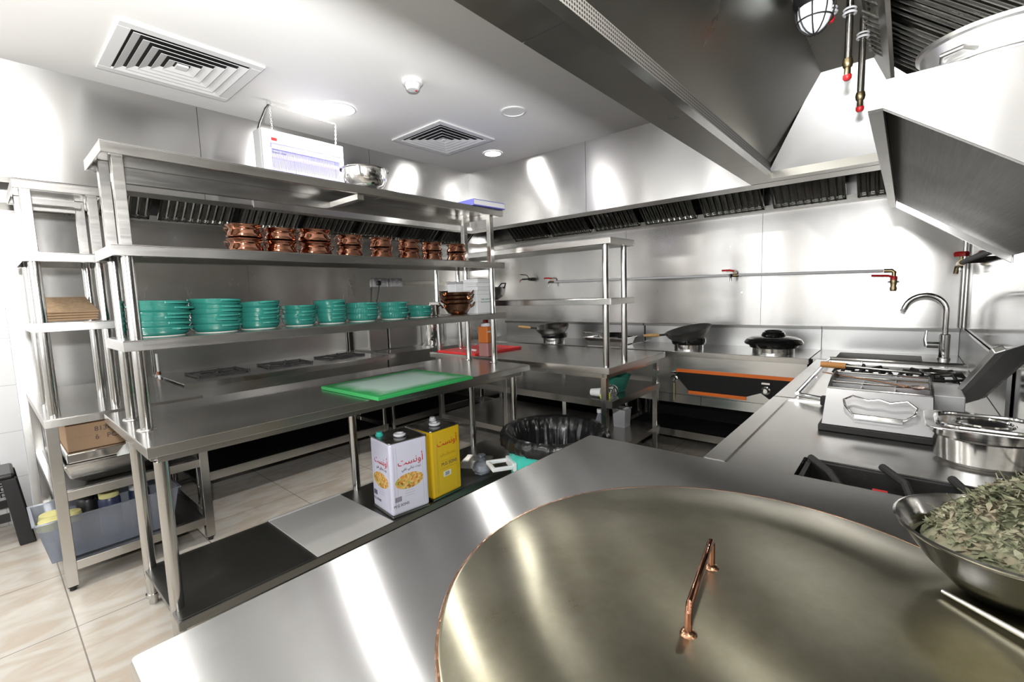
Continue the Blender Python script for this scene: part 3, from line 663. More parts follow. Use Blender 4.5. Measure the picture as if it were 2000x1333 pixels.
# ------------------------------------------------------------------ teal dishes on the lowest shelf tier
def dish(name, r, h, ribbed):
    o = thing(name, 'teal dish', 'dish')
    pr = [(0.0, 0.004), (r*0.80, 0.004), (r*0.86, 0.010), (r*0.955, h*0.55), (r*0.985, h-0.005), (r, h-0.002), (r*0.985, h), (r*0.955, h-0.003), (r*0.92, h*0.5), (r*0.82, 0.012), (0, 0.012)]
    wv = (lambda j, a: 0.0022*math.cos(44*a) if 2 <= j <= 3 else 0) if ribbed else None
    G().lathe(pr, (0, 0, 0), 88 if ribbed else 48, 1.0, 0.96, wv).obj('bowl', 'teal', o, smooth=True, local=True)
    G().lathe([(r*0.70, 0.0), (r*0.79, 0.0), (r*0.80, 0.005), (r*0.70, 0.005)], (0, 0, 0), 40, 1.0, 0.96).obj('unglazed_foot', 'stone', o, local=True, smooth=True)
    for s in (-1, 1):
        g = G(); n = 10; a0 = 0.42
        for i in range(n):
            A, B = -a0+2*a0*i/n, -a0+2*a0*(i+1)/n
            def pt(a, e, z):
                e *= 1.25
                q = r*0.985+e*math.sqrt(max(0, 1-(a/a0)**2))
                return (s*q*math.cos(a), q*math.sin(a), z)
            z0, z1 = h-0.012, h-0.003
            g.hexa([pt(A, 0, z0), pt(A, 0.024, z0), pt(B, 0.024, z0), pt(B, 0, z0), pt(A, 0, z1), pt(A, 0.026, z1), pt(B, 0.026, z1), pt(B, 0, z1)])
        bmesh.ops.remove_doubles(g.bm, verts=g.bm.verts, dist=1e-5)
        g.obj('side_handle', 'teal', o, smooth=True, local=True)
    return o
plainD = dish('gratin_dish', 0.113, 0.046, False)
ribD = dish('ribbed_dish', 0.095, 0.050, True)
POS = ['bottom', 'second from bottom', 'third from bottom', 'fourth from bottom', 'fifth from bottom', 'topmost']
ST = [(0.535, 2.55, 6, 'p', 1.02, 0.0235), (0.755, 2.545, 6, 'p', 1.02, 0.0235), (0.955, 2.56, 5, 'p', 0.93, 0.0245), (1.175, 2.585, 4, 'p', 0.83, 0.024), (1.36, 2.575, 5, 'p', 0.83, 0.0235),
      (1.555, 2.56, 3, 'r', 1.03, 0.032), (1.775, 2.55, 3, 'r', 1.0, 0.032), (1.985, 2.545, 2, 'r', 0.93, 0.033)]
HA = [math.radians(a) for a in (-61, -76, -84, -88, -90, -80, -83, -87)]
used = set()
for si, (x, y, n, kd, sc, st) in enumerate(ST):
    src = plainD if kd == 'p' else ribD
    for k in range(n):
        lv = 'topmost' if k == n-1 else POS[k]
        if kd == 'p': lb = 'plain teal dish, %s of the %s stack from the left shelf posts' % (lv, ORD[si])
        else: lb = 'ribbed teal dish, %s of the %s ribbed stack beyond the plain ones' % (lv, ORD[si-5])
        z = 1.2405+k*st
        jx, jy, ja = random.uniform(-.004, .004), random.uniform(-.004, .004), random.uniform(-0.16, 0.16)
        if kd not in used: o = src; used.add(kd)
        else: o = dup(src, (0,0,0))
        o.location = (x+jx, y+jy, z); o.rotation_euler = (0.05*random.uniform(-1, 1) if k else 0, 0.05*random.uniform(-1, 1) if k else 0, HA[si]+ja); o.scale = (sc, sc, 0.88 if kd == 'p' else 0.95)
        o['label'] = lb; o['group'] = 'stacked teal dishes on the prep table shelf'

# ------------------------------------------------------------------ copper pots on the middle tier
def handi():
    o = thing('copper_pot', 'copper pot', 'pot')
    pr = [(0, 0.0), (0.060, 0.0), (0.072, 0.006), (0.0785, 0.016), (0.0745, 0.030), (0.066, 0.044), (0.0645, 0.052), (0.070, 0.062), (0.0775, 0.068), (0.0790, 0.0705), (0.0770, 0.073),
          (0.0680, 0.064), (0.0625, 0.052), (0.0640, 0.044), (0.0725, 0.030), (0.0760, 0.016), (0.070, 0.008), (0, 0.004)]
    G().lathe(pr, (0, 0, 0), 44).obj('hammered_bowl', 'copper', o, smooth=True, local=True)
    G().lathe([(0.0655, 0.0475), (0.0672, 0.0490), (0.0672, 0.0510), (0.0655, 0.0525)], (0, 0, 0), 44).obj('neck_ring', 'copper', o, smooth=True, local=True)
    for s in (-1, 1):
        g = G().tube([(s*0.067, -0.016, 0.058), (s*0.083, -0.016, 0.060), (s*0.089, 0.0, 0.050), (s*0.083, 0.016, 0.040), (s*0.0705, 0.016, 0.038)], 0.0035, 8); g.obj('side_handle', 'bronze', o, smooth=True, local=True)
    return o
hp = handi(); ft = True
CP = [(0.905, 2.52, 1.04), (1.075, 2.515, 0.99), (1.265, 2.52, 1.12), (1.475, 2.52, 0.93), (1.685, 2.515, 0.92), (1.895, 2.51, 0.94), (2.10, 2.52, 0.91), (2.33, 2.52, 0.93)]
for i, (x, y, s) in enumerate(CP):
    for k in range(2):
        o = hp if ft else dup(hp, (0,0,0)); ft = False
        o.location = (x+random.uniform(-.003, .003), y, 1.6205+k*0.0702*(s*0.5+0.45)); o.rotation_euler = (0, 0, math.radians(-20+random.uniform(-25, 25)+i*6)); sz = s*0.5+0.45
        o.scale = (s, s, sz)
        o['label'] = 'hammered copper pot, %s one of the %s pair from the left shelf end' % (('lower', 'upper')[k], ORD[i]); o['group'] = 'copper pots on the middle shelf tier'

# bowl and box on the top tier
t = thing('steel_bowl', 'round polished steel bowl on the top shelf tier by the insect lamp', 'bowl', (1.547, 2.425, 2.0105))
G().lathe([(0, 0.0), (0.075, 0.0), (0.105, 0.02), (0.122, 0.06), (0.127, 0.105), (0.131, 0.107), (0.131, 0.110), (0.125, 0.110), (0.119, 0.062), (0.100, 0.024), (0.07, 0.006), (0, 0.005)], (1.547, 2.425, 2.0105), 48, 1.0, 1.0).obj('bowl_wall', 'mirror', t, smooth=True)
G().lathe([(0.128, 0.1045), (0.137, 0.1065), (0.137, 0.1105), (0.128, 0.1115)], (1.547, 2.425, 2.0105), 48, 1.0, 1.0).obj('rolled_rim', 'chrome', t, smooth=True)
t = thing('flat_carton', 'flat white and blue box lying on the top shelf end', 'box', (2.50, 2.45, 2.0105), math.radians(-3))
G().box(-0.155, 0.155, -0.13, 0.13, 0.006, 0.040).obj('card_body', 'paper', t, local=True, bevel=0.002)
G().box(-0.158, 0.158, -0.132, 0.132, 0.0, 0.006).obj('blue_base', 'bluebox', t, local=True)
G().box(-0.158, -0.155, -0.132, 0.132, 0.006, 0.040).obj('blue_end', 'bluebox', t, local=True)
G().box(-0.158, 0.158, -0.132, 0.132, 0.040, 0.043).obj('blue_lid_edge', 'bluebox', t, local=True)

# ------------------------------------------------------------------ right part of the lowest tier
def karahi(x, y, z, s, lb, rz, tilt=0):
    o = thing('copper_karahi', lb, 'bowl', (x, y, z), rz, 'nested copper bowls on the shelf')
    G().lathe([(0, 0), (0.042, 0.0), (0.065, 0.012), (0.085, 0.040), (0.095, 0.070), (0.097, 0.072), (0.093, 0.072), (0.083, 0.042), (0.062, 0.016), (0.04, 0.005), (0, 0.005)], (0, 0, 0), 36).obj('hammered_bowl', 'bronze', o, smooth=True, local=True)
    for q in (-1, 1):
        G().tube([(q*0.088, -0.020, 0.050), (q*0.112, -0.020, 0.064), (q*0.122, 0.0, 0.080), (q*0.112, 0.020, 0.064), (q*0.088, 0.020, 0.050)], 0.0052, 8).obj('ring_handle', 'bronze', o, smooth=True, local=True)
    o.scale = (s, s, s); o.rotation_euler = (0, tilt, rz); return o
for k, (lv, rz) in enumerate((('bottom bowl', -0.65), ('second from the bottom', -0.2), ('third from the bottom', -1.0), ('top bowl', -0.55))):
    karahi(2.335, 2.54, 1.2405+k*0.030, 1.08-0.03*(k > 1), 'dark copper bowl with ring handles, %s of the nested four' % lv, rz)
def carton(x0, x1, y0, y1, z0, z1, lb, rz=0.0):
    cx, cy = (x0+x1)/2, (y0+y1)/2
    o = thing('white_carton', lb, 'box', (cx, cy, z0), rz, 'white boxes on the shelf end')
    G().box(x0-cx, x1-cx, y0-cy, y1-cy, 0, z1-z0).obj('carton_body', 'paper', o, local=True, bevel=0.002)
    G().box(x0-cx-0.001, x1-cx+0.001, y0-cy-0.0015, y1-cy+0.0015, (z1-z0)*0.60, (z1-z0)*0.605+0.001).obj('lid_seam', 'grey', o, local=True)
    return o
c0 = carton(2.455, 2.625, 2.45, 2.60, 1.2405, 1.385, 'larger upright white carton with pale green print at the shelf end')
text('lettering', 'TAKE AWAY', 0.017, 'greenclear', c0, (0.0, -0.0812, 0.100), (PI/2, 0, 0))
G().box(-0.05, 0.05, -0.0812, -0.0805, 0.083, 0.086).obj('printed_rule', 'greenclear', c0, local=True)
for k in range(4):
    carton(2.46, 2.635, 2.452, 2.60, 1.386+k*0.029, 1.414+k*0.029, 'flat white box, %s in the small pile on the carton' % ('bottom one', 'second one up', 'third one up', 'top one')[k], math.radians((-2, 2, -3, 4)[k]))
t = thing('white_tub', 'white plastic tub standing behind the copper bowls', 'tub', (2.44, 2.66, 1.2405))
G().box(2.395, 2.53, 2.615, 2.71, 1.2405, 1.47).obj('tub_body', 'plastic', t, bevel=0.006)
G().box(2.39, 2.535, 2.61, 2.715, 1.47, 1.485).obj('tub_lid', 'grey', t, bevel=0.004)

# ------------------------------------------------------------------ boards and bottle on the tables
t = thing('green_cutting_board', 'green plastic cutting board with worn pale top on the prep table', 'cutting board', (1.61, 2.29, T1), math.radians(1.5))
G().box(-0.345, 0.345, -0.28, 0.28, 0.0005, 0.019).obj('board_edge', 'greenedge', t, local=True, bevel=0.003)
G().box(-0.340, 0.340, -0.275, 0.275, 0.019, 0.0205).obj('board_face', 'greenboard', t, local=True)
t = thing('red_cutting_board', 'red plastic cutting board on the corner table', 'cutting board', (3.00, 2.985, T2), math.radians(-1.5))
G().box(-0.295, 0.305, -0.25, 0.25, 0.0005, 0.021).obj('board', 'redboard', t, local=True, bevel=0.003)
t = thing('kitchen_knife', 'knife lying on the red cutting board', 'knife', (2.86, 2.98, T2+0.022), math.radians(75))
g = G().prism([(0.0, -0.016), (0.19, -0.004), (0.20, 0.012), (0.0, 0.014)], 'z', 0.0, 0.002); g.obj('blade', 'chrome', t, local=True)
G().box(-0.12, 0.0, -0.011, 0.013, -0.001, 0.014).obj('knife_handle', 'plastic', t, local=True, bevel=0.004)
t = thing('sauce_bottle', 'square orange sauce bottle with pale cap on the corner table by the red board', 'bottle', (2.752, 2.655, T2), math.radians(8))
g = G(); g.box(-0.044, 0.044, -0.044, 0.044, 0.0005, 0.125); g.obj('lower_body', 'saucelow', t, local=True, bevel=0.008)
g = G(); g.box(-0.045, 0.045, -0.045, 0.045, 0.125, 0.272); g.obj('upper_body', 'sauce', t, local=True, bevel=0.008)
G().lathe([(0, 0.272), (0.038, 0.272), (0.040, 0.276), (0.038, 0.298), (0.032, 0.304), (0, 0.304)], (0, 0, 0), 24).obj('neck_collar', 'plastic', t, local=True, smooth=True)
G().lathe([(0, 0.304), (0.022, 0.304), (0.020, 0.325), (0.008, 0.333), (0, 0.333)], (0, 0, 0), 20).obj('nozzle_cap', 'red', t, local=True, smooth=True)
G().box(-0.046, 0.0, -0.0465, -0.0455, 0.218, 0.232).obj('tape_strip', 'plastic', t, local=True)

t.scale = (1.1, 1.1, 0.93)

# ------------------------------------------------------------------ under the prep table: tins, board, rubbish bin
t = thing('grey_board', 'light grey sheet lying on the dark undershelf beside the white tin', 'board', (1.17, 2.36, 0.172))
G().box(0.93, 1.352, 2.05, 2.605, 0.1725, 0.178).obj('sheet', 'greymat', t, bevel=0.002)
G().box(0.93, 1.352, 2.605, 2.611, 0.1725, 0.182).obj('sheet_lip', 'paper', t)
def food_oval(parent, rot, at, rx, rz, name='printed_dish_picture'):
    g = G(); g.prism([(rx*math.cos(a), rz*math.sin(a)) for a in [2*PI*i/36 for i in range(36)]], 'y', -0.0006, 0.0)
    o = g.obj(name, 'food', parent, local=True); o.location = at; o.rotation_euler = (0, 0, rot); return o
BRAND = '\uFE96\uFEB4\uFEE7\uFEED\uFE83'
SUB = '\uFEF2\uFED8\uFEE7 \uFEF2\uFE97\uFE8E\uFE92\uFEE7 \uFE96\uFEF3\uFEAF'
def oil_tin(label, loc, rz, mat, ink, dark, faces):
    t = thing('oil_tin', label, 'tin', loc, rz, 'square oil tins under the prep table'); h, w = 0.425, 0.1165
    g = G(); g.box(-w, w, -w, w, 0.012, h-0.006); g.obj('tin_body', mat, t, local=True, bevel=0.012)
    g = G(); g.box(-w-0.001, w+0.001, -w-0.001, w+0.001, 0.0, 0.012); g.obj('base_rim', 'tintop', t, local=True, bevel=0.005)
    g = G(); g.box(-w+0.003, w-0.003, -w+0.003, w-0.003, h-0.006, h-0.004)
    g.tube([(-w+0.006, -w, h-0.003), (w-0.006, -w, h-0.003), (w, -w+0.006, h-0.003), (w, w-0.006, h-0.003), (w-0.006, w, h-0.003), (-w+0.006, w, h-0.003), (-w, w-0.006, h-0.003), (-w, -w+0.006, h-0.003)], 0.0035, 8, True)
    g.obj('tin_top', 'tintop', t, local=True)
    g = G(); g.tube(arc((0.0, -0.02, h+0.006), 0.027, 0.3, 2*PI-0.6, 20, 'xy'), 0.0085, 10); g.obj('carry_ring', 'plastic', t, local=True, smooth=True)
    cx = -0.075 if faces else 0.07
    G().lathe([(0, h-0.004), (0.022, h-0.004), (0.022, h+0.004), (0.017, h+0.006), (0.017, h+0.018), (0, h+0.019)], (cx, 0.078, 0), 18).obj('filler_cap', 'tealbin' if faces else 'plastic', t, local=True, smooth=True)
    def side(rot):
        R = Matrix.Rotation(rot, 3, 'Z')
        def at(x, z, d=0.0008): return R @ Vector((x, -w-d, z))
        text('lettering', BRAND, 0.056, ink, t, at(0.008, h-(0.140 if faces else 0.105)), (PI/2, 0, rot), sx=1.0)
        text('lettering', SUB, 0.021, dark, t, at(0.01, h-(0.170 if faces else 0.165)), (PI/2, 0, rot))
        if faces:
            food_oval(t, rot, at(-0.005, h-0.235, 0.0002), 0.088, 0.044)
            text('lettering', 'M.G SONS', 0.021, 'inkb', t, at(-0.062, 0.058), (PI/2, 0, rot))
            g = G()
            for k in range(9): g.box(-0.098+k*0.0046, -0.098+k*0.0046+(0.0016, 0.0028)[k % 2], -w-0.0008, -w, 0.087, 0.115)
            o = g.obj('barcode', 'inkb', t, local=True); o.rotation_euler = (0, 0, rot)
            g = G()
            for x in (-0.095, -0.080, 0.082, 0.095): g.box(x, x+0.0012, -w-0.0006, -w, 0.045, h-0.03)
            for k in range(4): g.box(-0.035, 0.03-0.01*(k % 2), -w-0.0006, -w, 0.148-k*0.014, 0.150-k*0.014)
            o = g.obj('printed_rules', 'inkfaint', t, local=True); o.rotation_euler = (0, 0, rot)
        else:
            text('lettering', 'M.G SONS', 0.028, 'inkb', t, at(0.02, 0.195), (PI/2, 0, rot))
            g = G(); g.box(-0.03, 0.03, -w-0.0006, -w, 0.125, 0.158); o = g.obj('barcode_patch', 'paper', t, local=True); o.rotation_euler = (0, 0, rot)
            g = G()
            for k in range(8): g.box(-0.017+k*0.0044, -0.017+k*0.0044+(0.0016, 0.0028)[k % 2], -w-0.0009, -w-0.0006, 0.130, 0.153)
            o = g.obj('barcode', 'inkb', t, local=True); o.rotation_euler = (0, 0, rot)
            g = G()
            for x in (-0.078, -0.070, 0.082, 0.090): g.box(x, x+0.0012, -w-0.0006, -w, 0.04, h-0.05)
            for z in (0.178, 0.225, 0.255): g.box(-0.05, 0.085, -w-0.0006, -w, z, z+0.0014)
            o = g.obj('printed_rules', 'inkyel', t, local=True); o.rotation_euler = (0, 0, rot)
    side(0)
    if faces: side(-PI/2)
    return t
oil_tin('white oil tin with a food picture standing on the undershelf', (1.497, 2.175, 0.1725), math.radians(-7), 'tinwhite', 'ink', 'inkb', True)
oil_tin('yellow oil tin standing beside the white one', (1.752, 2.178, 0.1725), math.radians(1.5), 'yellow', 'ink', 'inkyel', False)
t = thing('glass_bottle', 'clear bottle with red cap behind the yellow oil tin', 'bottle', (2.03, 2.30, 0.1725))
G().lathe([(0, 0), (0.035, 0), (0.037, 0.02), (0.037, 0.15), (0.014, 0.20), (0.014, 0.24), (0, 0.24)], (2.03, 2.30, 0.1725), 20).obj('bottle_body', 'greenclear', t, smooth=True)
G().lathe([(0, 0.24), (0.016, 0.24), (0.016, 0.262), (0, 0.262)], (2.03, 2.30, 0.1725), 16).obj('cap', 'red', t, smooth=True)
t = thing('rimmed_tray', 'small dark tray with a pale rim on the undershelf by the bin', 'tray', (2.20, 2.27, 0.1725), 0.5)
g = G(); g.box(-0.13, 0.13, -0.10, 0.10, 0.0, 0.006)
for a, b, c, d in ((-0.13, 0.13, -0.105, -0.10), (-0.13, 0.13, 0.10, 0.105), (-0.135, -0.13, -0.105, 0.105), (0.13, 0.135, -0.105, 0.105)): g.box(a, b, c, d, 0.0, 0.03)
g.obj('tray_body', 'steel', t, local=True)
t = thing('plastic_bundle', 'knotted clear plastic bag with white contents beside the bin', 'bag', (2.13, 2.14, 0.1725))
G().lathe([(0, 0), (0.045, 0.002), (0.062, 0.03), (0.055, 0.065), (0.02, 0.095), (0.010, 0.108), (0.024, 0.130), (0.0, 0.125)], (2.13, 2.14, 0.1725), 18, 1, 1, lambda j, a: 0.006*math.sin(5*a+j)).obj('bag_film', 'smoke', t, smooth=True)
G().lathe([(0, 0.004), (0.040, 0.008), (0.048, 0.03), (0.035, 0.056), (0, 0.066)], (2.13, 2.14, 0.1725), 16).obj('white_contents', 'plastic', t, smooth=True)
t = thing('spray_pack', 'small yellow-green packet lying by the plastic bag', 'packet', (2.25, 2.17, 0.1725), 0.4)
G().box(-0.035, 0.035, -0.02, 0.02, 0, 0.035).obj('packet_body', 'neon', t, local=True, bevel=0.006)

BXc, BYc = 2.20, 1.58
t = thing('rubbish_bin', 'round turquoise plastic bin lined with a black bag', 'bin', (BXc, BYc, 0))
G().lathe([(0, 0), (0.235, 0.0), (0.245, 0.01), (0.285, 0.50), (0.300, 0.505), (0.302, 0.53), (0.292, 0.53), (0.276, 0.50), (0.236, 0.02), (0, 0.015)], (BXc, BYc, 0), 56).obj('bin_body', 'tealbin', t, smooth=True)
def bagw(j, a): return (0.004, 0.006, 0.007, 0.006, 0.006, 0.006, 0.007, 0.008, 0.012, 0.012)[min(j, 9)]*(math.sin(13*a+j*1.7)+0.7*math.sin(29*a+j*0.9)+0.6*math.sin(51*a-j))
G().lathe([(0.302, 0.475), (0.318, 0.48), (0.326, 0.50), (0.327, 0.535), (0.308, 0.566), (0.268, 0.552), (0.245, 0.48), (0.228, 0.36), (0.18, 0.26), (0.0, 0.24)], (BXc, BYc, 0), 140, wave=bagw).obj('liner_bag', 'bag', t, smooth='all')
for k, (x, y) in enumerate(((-0.255, 0.155),)):
    a = math.atan2(y, x)
    g = G(); L, W2, th = 0.125, 0.075, 0.022
    for p in ((0.0, L, W2-0.022, W2), (0.0, L, -W2, -W2+0.022), (L-0.022, L, -W2+0.022, W2-0.022)): g.box(0.290+p[0], 0.290+p[1], p[2], p[3], 0.375, 0.375+th)
    g.box(0.268, 0.292, -W2, W2, 0.36, 0.41)
    o = g.obj('side_handle', 'plastic', t, local=True, bevel=0.005); o.rotation_euler = (0, 0, a)

# ------------------------------------------------------------------ wall cooking lines
def line_unit(name, label, x0, x1, y0, y1, front, top=0.86, panel=0.42, splash=1.045):
    """a low range against a wall; front is the side the cook stands on"""
    t = thing(name, label, 'range', ((x0+x1)/2, (y0+y1)/2, 0))
    shelf_board(G(), x0, x1, y0, y1, top, 0.042).obj('worktop', 'table', t, bevel=0.002)
    g = G()
    if front == '-x':
        g.box(x0+0.012, x0+0.016, y0+0.01, y1-0.01, panel+0.075, top-0.0425); g.obj('front_panel', 'steel', t)
        n = 2
        for k in range(n):
            a = y0+0.01+(y1-y0-0.02)*k/n; b = y0+0.01+(y1-y0-0.02)*(k+1)/n-0.004
            G().box(x0+0.006, x0+0.011, a, b, panel, panel+0.073).obj('lower_panel', 'steel', t)
        G().box(x1-0.02, x1-0.005, y0, y1, top, splash).obj('splash_upstand', 'hoodend', t)
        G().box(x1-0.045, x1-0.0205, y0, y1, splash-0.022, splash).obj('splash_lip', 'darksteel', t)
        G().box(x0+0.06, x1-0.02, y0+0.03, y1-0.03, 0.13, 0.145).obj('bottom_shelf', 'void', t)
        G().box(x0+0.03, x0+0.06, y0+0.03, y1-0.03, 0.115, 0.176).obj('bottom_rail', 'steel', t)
        G().box(x1-0.03, x1-0.021, y0+0.02, y1-0.02, 0.15, top-0.05).obj('back_sheet', 'void', t)  # black sheet painting the dark under the range, like bottom_shelf
    else:
        g.box(x0+0.01, x1-0.01, y0+0.012, y0+0.016, panel, top-0.0425); g.obj('front_panel', 'steel', t)
        G().box(x0, x1, y1-0.02, y1-0.005, top, splash).obj('splash_upstand', 'hoodend', t)
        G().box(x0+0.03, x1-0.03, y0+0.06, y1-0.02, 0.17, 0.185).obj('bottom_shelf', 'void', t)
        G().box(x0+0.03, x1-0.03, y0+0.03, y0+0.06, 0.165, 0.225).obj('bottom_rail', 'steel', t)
        G().box(x0+0.02, x1-0.02, y1-0.03, y1-0.021, 0.19, top-0.05).obj('back_sheet', 'void', t)  # black here also paints the dark below the front panel
    for x in (x0+0.045, x1-0.06):
        for y in (y0+0.045, y1-0.06):
            lg = G().cyl((x, y, 0.03), (x, y, top-0.045), 0.019, 16).obj('leg', 'tube', t, smooth=True)
            foot(x, y, 0.019, 0.03).obj('adjustable_foot', 'steel', lg, smooth=True)
    return t
wr = line_unit('wok_range', 'stainless wok range with orange and black front slot on the back wall', 3.775, 4.39, 0.50, 1.98, '-x')
sx0 = 3.775
g = G().prism([(1.45, 0.655), (1.43, 0.685), (0.56, 0.685), (0.56, 0.535), (0.745, 0.535), (0.80, 0.575), (0.90, 0.535), (1.34, 0.535)], 'x', sx0+0.008, sx0+0.0115); g.obj('dark_slot', 'void', wr)  # black inset painting the shade inside the slot opening
g = G(); g.box(sx0+0.005, sx0+0.0115, 0.56, 1.44, 0.685, 0.712); g.obj('orange_film', 'orange', wr)
g = G(); g.box(sx0+0.005, sx0+0.0115, 0.90, 1.34, 0.508, 0.535); g.box(sx0+0.005, sx0+0.0115, 0.56, 0.70, 0.508, 0.535); g.obj('orange_film', 'orange', wr)
for y, z in ((1.455, 0.625), (0.765, 0.60)):
    k = G().lathe([(0, 0), (0.030, 0.0), (0.032, 0.012), (0.022, 0.018), (0.018, 0.04), (0, 0.042)], (0, 0, 0), 18)
    bmesh.ops.rotate(k.bm, verts=k.bm.verts, cent=(0,0,0), matrix=Matrix.Rotation(-PI/2, 3, 'Y')); bmesh.ops.translate(k.bm, verts=k.bm.verts, vec=(sx0+0.008, y, z))
    k.obj('gas_knob', 'chrome', wr, smooth=True)
    G().box(sx0-0.012, sx0+0.004, y-0.03, y+0.03, z+0.045, z+0.062).obj('burner_tap', 'chrome', wr, bevel=0.003)
G().cyl((sx0-0.002, 1.457, 0.44), (sx0-0.002, 1.457, 0.59), 0.003, 8).obj('yellow_tube', 'corn', wr)
stk = line_unit('stock_range', 'dark stainless range on the back wall behind the corner overshelf', 3.775, 4.39, 2.0, 3.85, '-x')
gr = line_unit('griddle_range', 'low stainless range on the left wall carrying three black grates', 0.83, 2.40, 3.55, 4.31, '-y')
sr = line_unit('side_range', 'stainless counter on the left wall near the room corner with two steel boxes', 2.44, 3.74, 3.62, 4.31, '-y')

# burners, woks and cover on the back wall ranges
def burner(x, y, z, label, r=0.115):
    t = thing('wok_burner', label, 'burner', (x, y, z), 0, 'wok burners on the back wall')
    G().lathe([(r*0.95, 0.0005), (r*1.02, 0.0005), (r*1.02, 0.0455), (r*0.95, 0.0455)], (x, y, z), 40).obj('steel_collar', 'tube', t, smooth=True)
    G().lathe([(r*1.0, 0.046), (r*1.16, 0.046), (r*1.22, 0.07), (r*1.20, 0.098), (r*1.04, 0.098), (r*0.98, 0.06)], (x, y, z), 40).obj('iron_ring', 'blackgloss', t, smooth=True)
    G().lathe([(0, 0.001), (r*0.55, 0.001), (r*0.5, 0.04), (0, 0.05)], (x, y, z), 24).obj('burner_head', 'iron', t, smooth=True)
    return t
def wok(x, y, z, r, tilt_axis, tilt, hdir, label, inner='iron'):
    t = thing('wok', label, 'wok', (x, y, z), 0, 'woks on the back wall ranges')
    pr = [(0, 0), (r*0.35, 0.012), (r*0.65, 0.042), (r*0.88, 0.085), (r, 0.125), (r*1.012, 0.126), (r*0.98, 0.122), (r*0.86, 0.087), (r*0.63, 0.046), (r*0.33, 0.016), (0, 0.004)]
    G().lathe(pr, (0, 0, 0), 44).obj('wok_bowl', inner, t, smooth=True, local=True)
    d = Vector((math.cos(hdir), math.sin(hdir), 0)); p = d*r*0.97+Vector((0, 0, 0.118))
    G().tube([p-d*0.02, p+d*0.055+Vector((0, 0, 0.012))], 0.009, 10).obj('handle_socket', 'iron', t, smooth=True, local=True)
    G().tube([p+d*0.05+Vector((0, 0, 0.011)), p+d*0.08+Vector((0, 0, 0.018)), p+d*0.13+Vector((0, 0, 0.028)), p+d*0.18+Vector((0, 0, 0.038))], [0.013, 0.016, 0.015, 0.011], 12).obj('wooden_handle', 'wood', t, smooth=True, local=True)
    t.rotation_euler = Matrix.Rotation(tilt, 3, Vector(tilt_axis)).to_euler(); return t
burner(3.98, 2.83, 0.86, 'wok burner under the bright wok beside the taps')
M['wokbright'] = plain('worn_bright_wok', (0.58, 0.58, 0.57), 0.25, 1.0, var=0.3, scale=12)
M['wokdark'] = plain('seasoned_wok', (0.22, 0.22, 0.21), 0.35, 0.8, var=0.3, scale=12)
wok(3.96, 2.83, 0.905, 0.185, (0.1, 1, 0), -0.14, math.radians(120), 'bright worn wok with wooden handle behind the corner overshelf', 'wokbright')
burner(3.95, 1.40, 0.86, 'black wok burner under the dark tilted wok')
wok(3.955, 1.385, 0.910, 0.19, (0.7, 0.7, 0), -0.24, math.radians(115), 'dark seasoned wok with wooden handle tilted on the range', 'wokdark')
t = burner(3.99, 0.765, 0.86, 'wok burner under the black cover near the sink', 0.14)
t = thing('burner_cover', 'black enamelled hat shaped burner cover on the range near the sink', 'cover', (3.99, 0.765, 0.960))
G().lathe([(0.172, -0.025), (0.197, -0.027), (0.202, -0.016), (0.187, 0.008), (0.150, 0.026), (0.085, 0.034), (0.075, 0.060), (0.062, 0.068), (0, 0.069), (0, 0.055), (0.058, 0.055), (0.072, 0.026), (0.140, 0.016), (0.176, 0.002), (0.172, -0.025)], (3.99, 0.765, 0.960), 48).obj('cover_shell', 'blackgloss', t, smooth=True)
G().tube(arc((3.99, 0.765, 1.030), 0.055, 0, 2*PI, 28, 'xy')[:-1], 0.007, 8, True).obj('top_ring', 'blackgloss', t, smooth=True)
t = thing('roasting_tin', 'shallow bright roasting tin with a frying pan resting on it', 'tin', (3.97, 2.16, 0.8605))
gn_pan(t, 3.97, 2.165, 0.861, 0.28, 0.40, 0.075, 'mirror', 0.012)
t = thing('frying_pan', 'small black frying pan lying across the roasting tin', 'pan', (3.97, 2.19, 0.9385))
G().lathe([(0, 0.0), (0.085, 0.0), (0.11, 0.03), (0.106, 0.03), (0.082, 0.004), (0, 0.004)], (3.97, 2.13, 0.943), 32).obj('pan_bowl', 'blackgloss', t, smooth=True)
G().tube([(3.93, 2.22, 0.968), (3.86, 2.40, 0.985)], 0.009, 8).obj('pan_handle', 'chrome', t, smooth=True)

# pan standing on the corner overshelf
t = thing('deep_wok', 'plain grey steel wok on the lower tier of the corner overshelf', 'wok', (2.88, 2.74, 1.3305))
G().lathe([(0, 0.0), (0.09, 0.004), (0.14, 0.04), (0.160, 0.11), (0.163, 0.112), (0.156, 0.112), (0.136, 0.042), (0.087, 0.008), (0, 0.004)], (2.88, 2.74, 1.3305), 40).obj('bowl_wall', 'steel', t, smooth=True)
G().tube([(2.84, 2.585, 1.43), (2.85, 2.55, 1.47), (2.90, 2.55, 1.47), (2.92, 2.585, 1.43)], 0.006, 8).obj('loop_handle', 'iron', t, smooth=True)
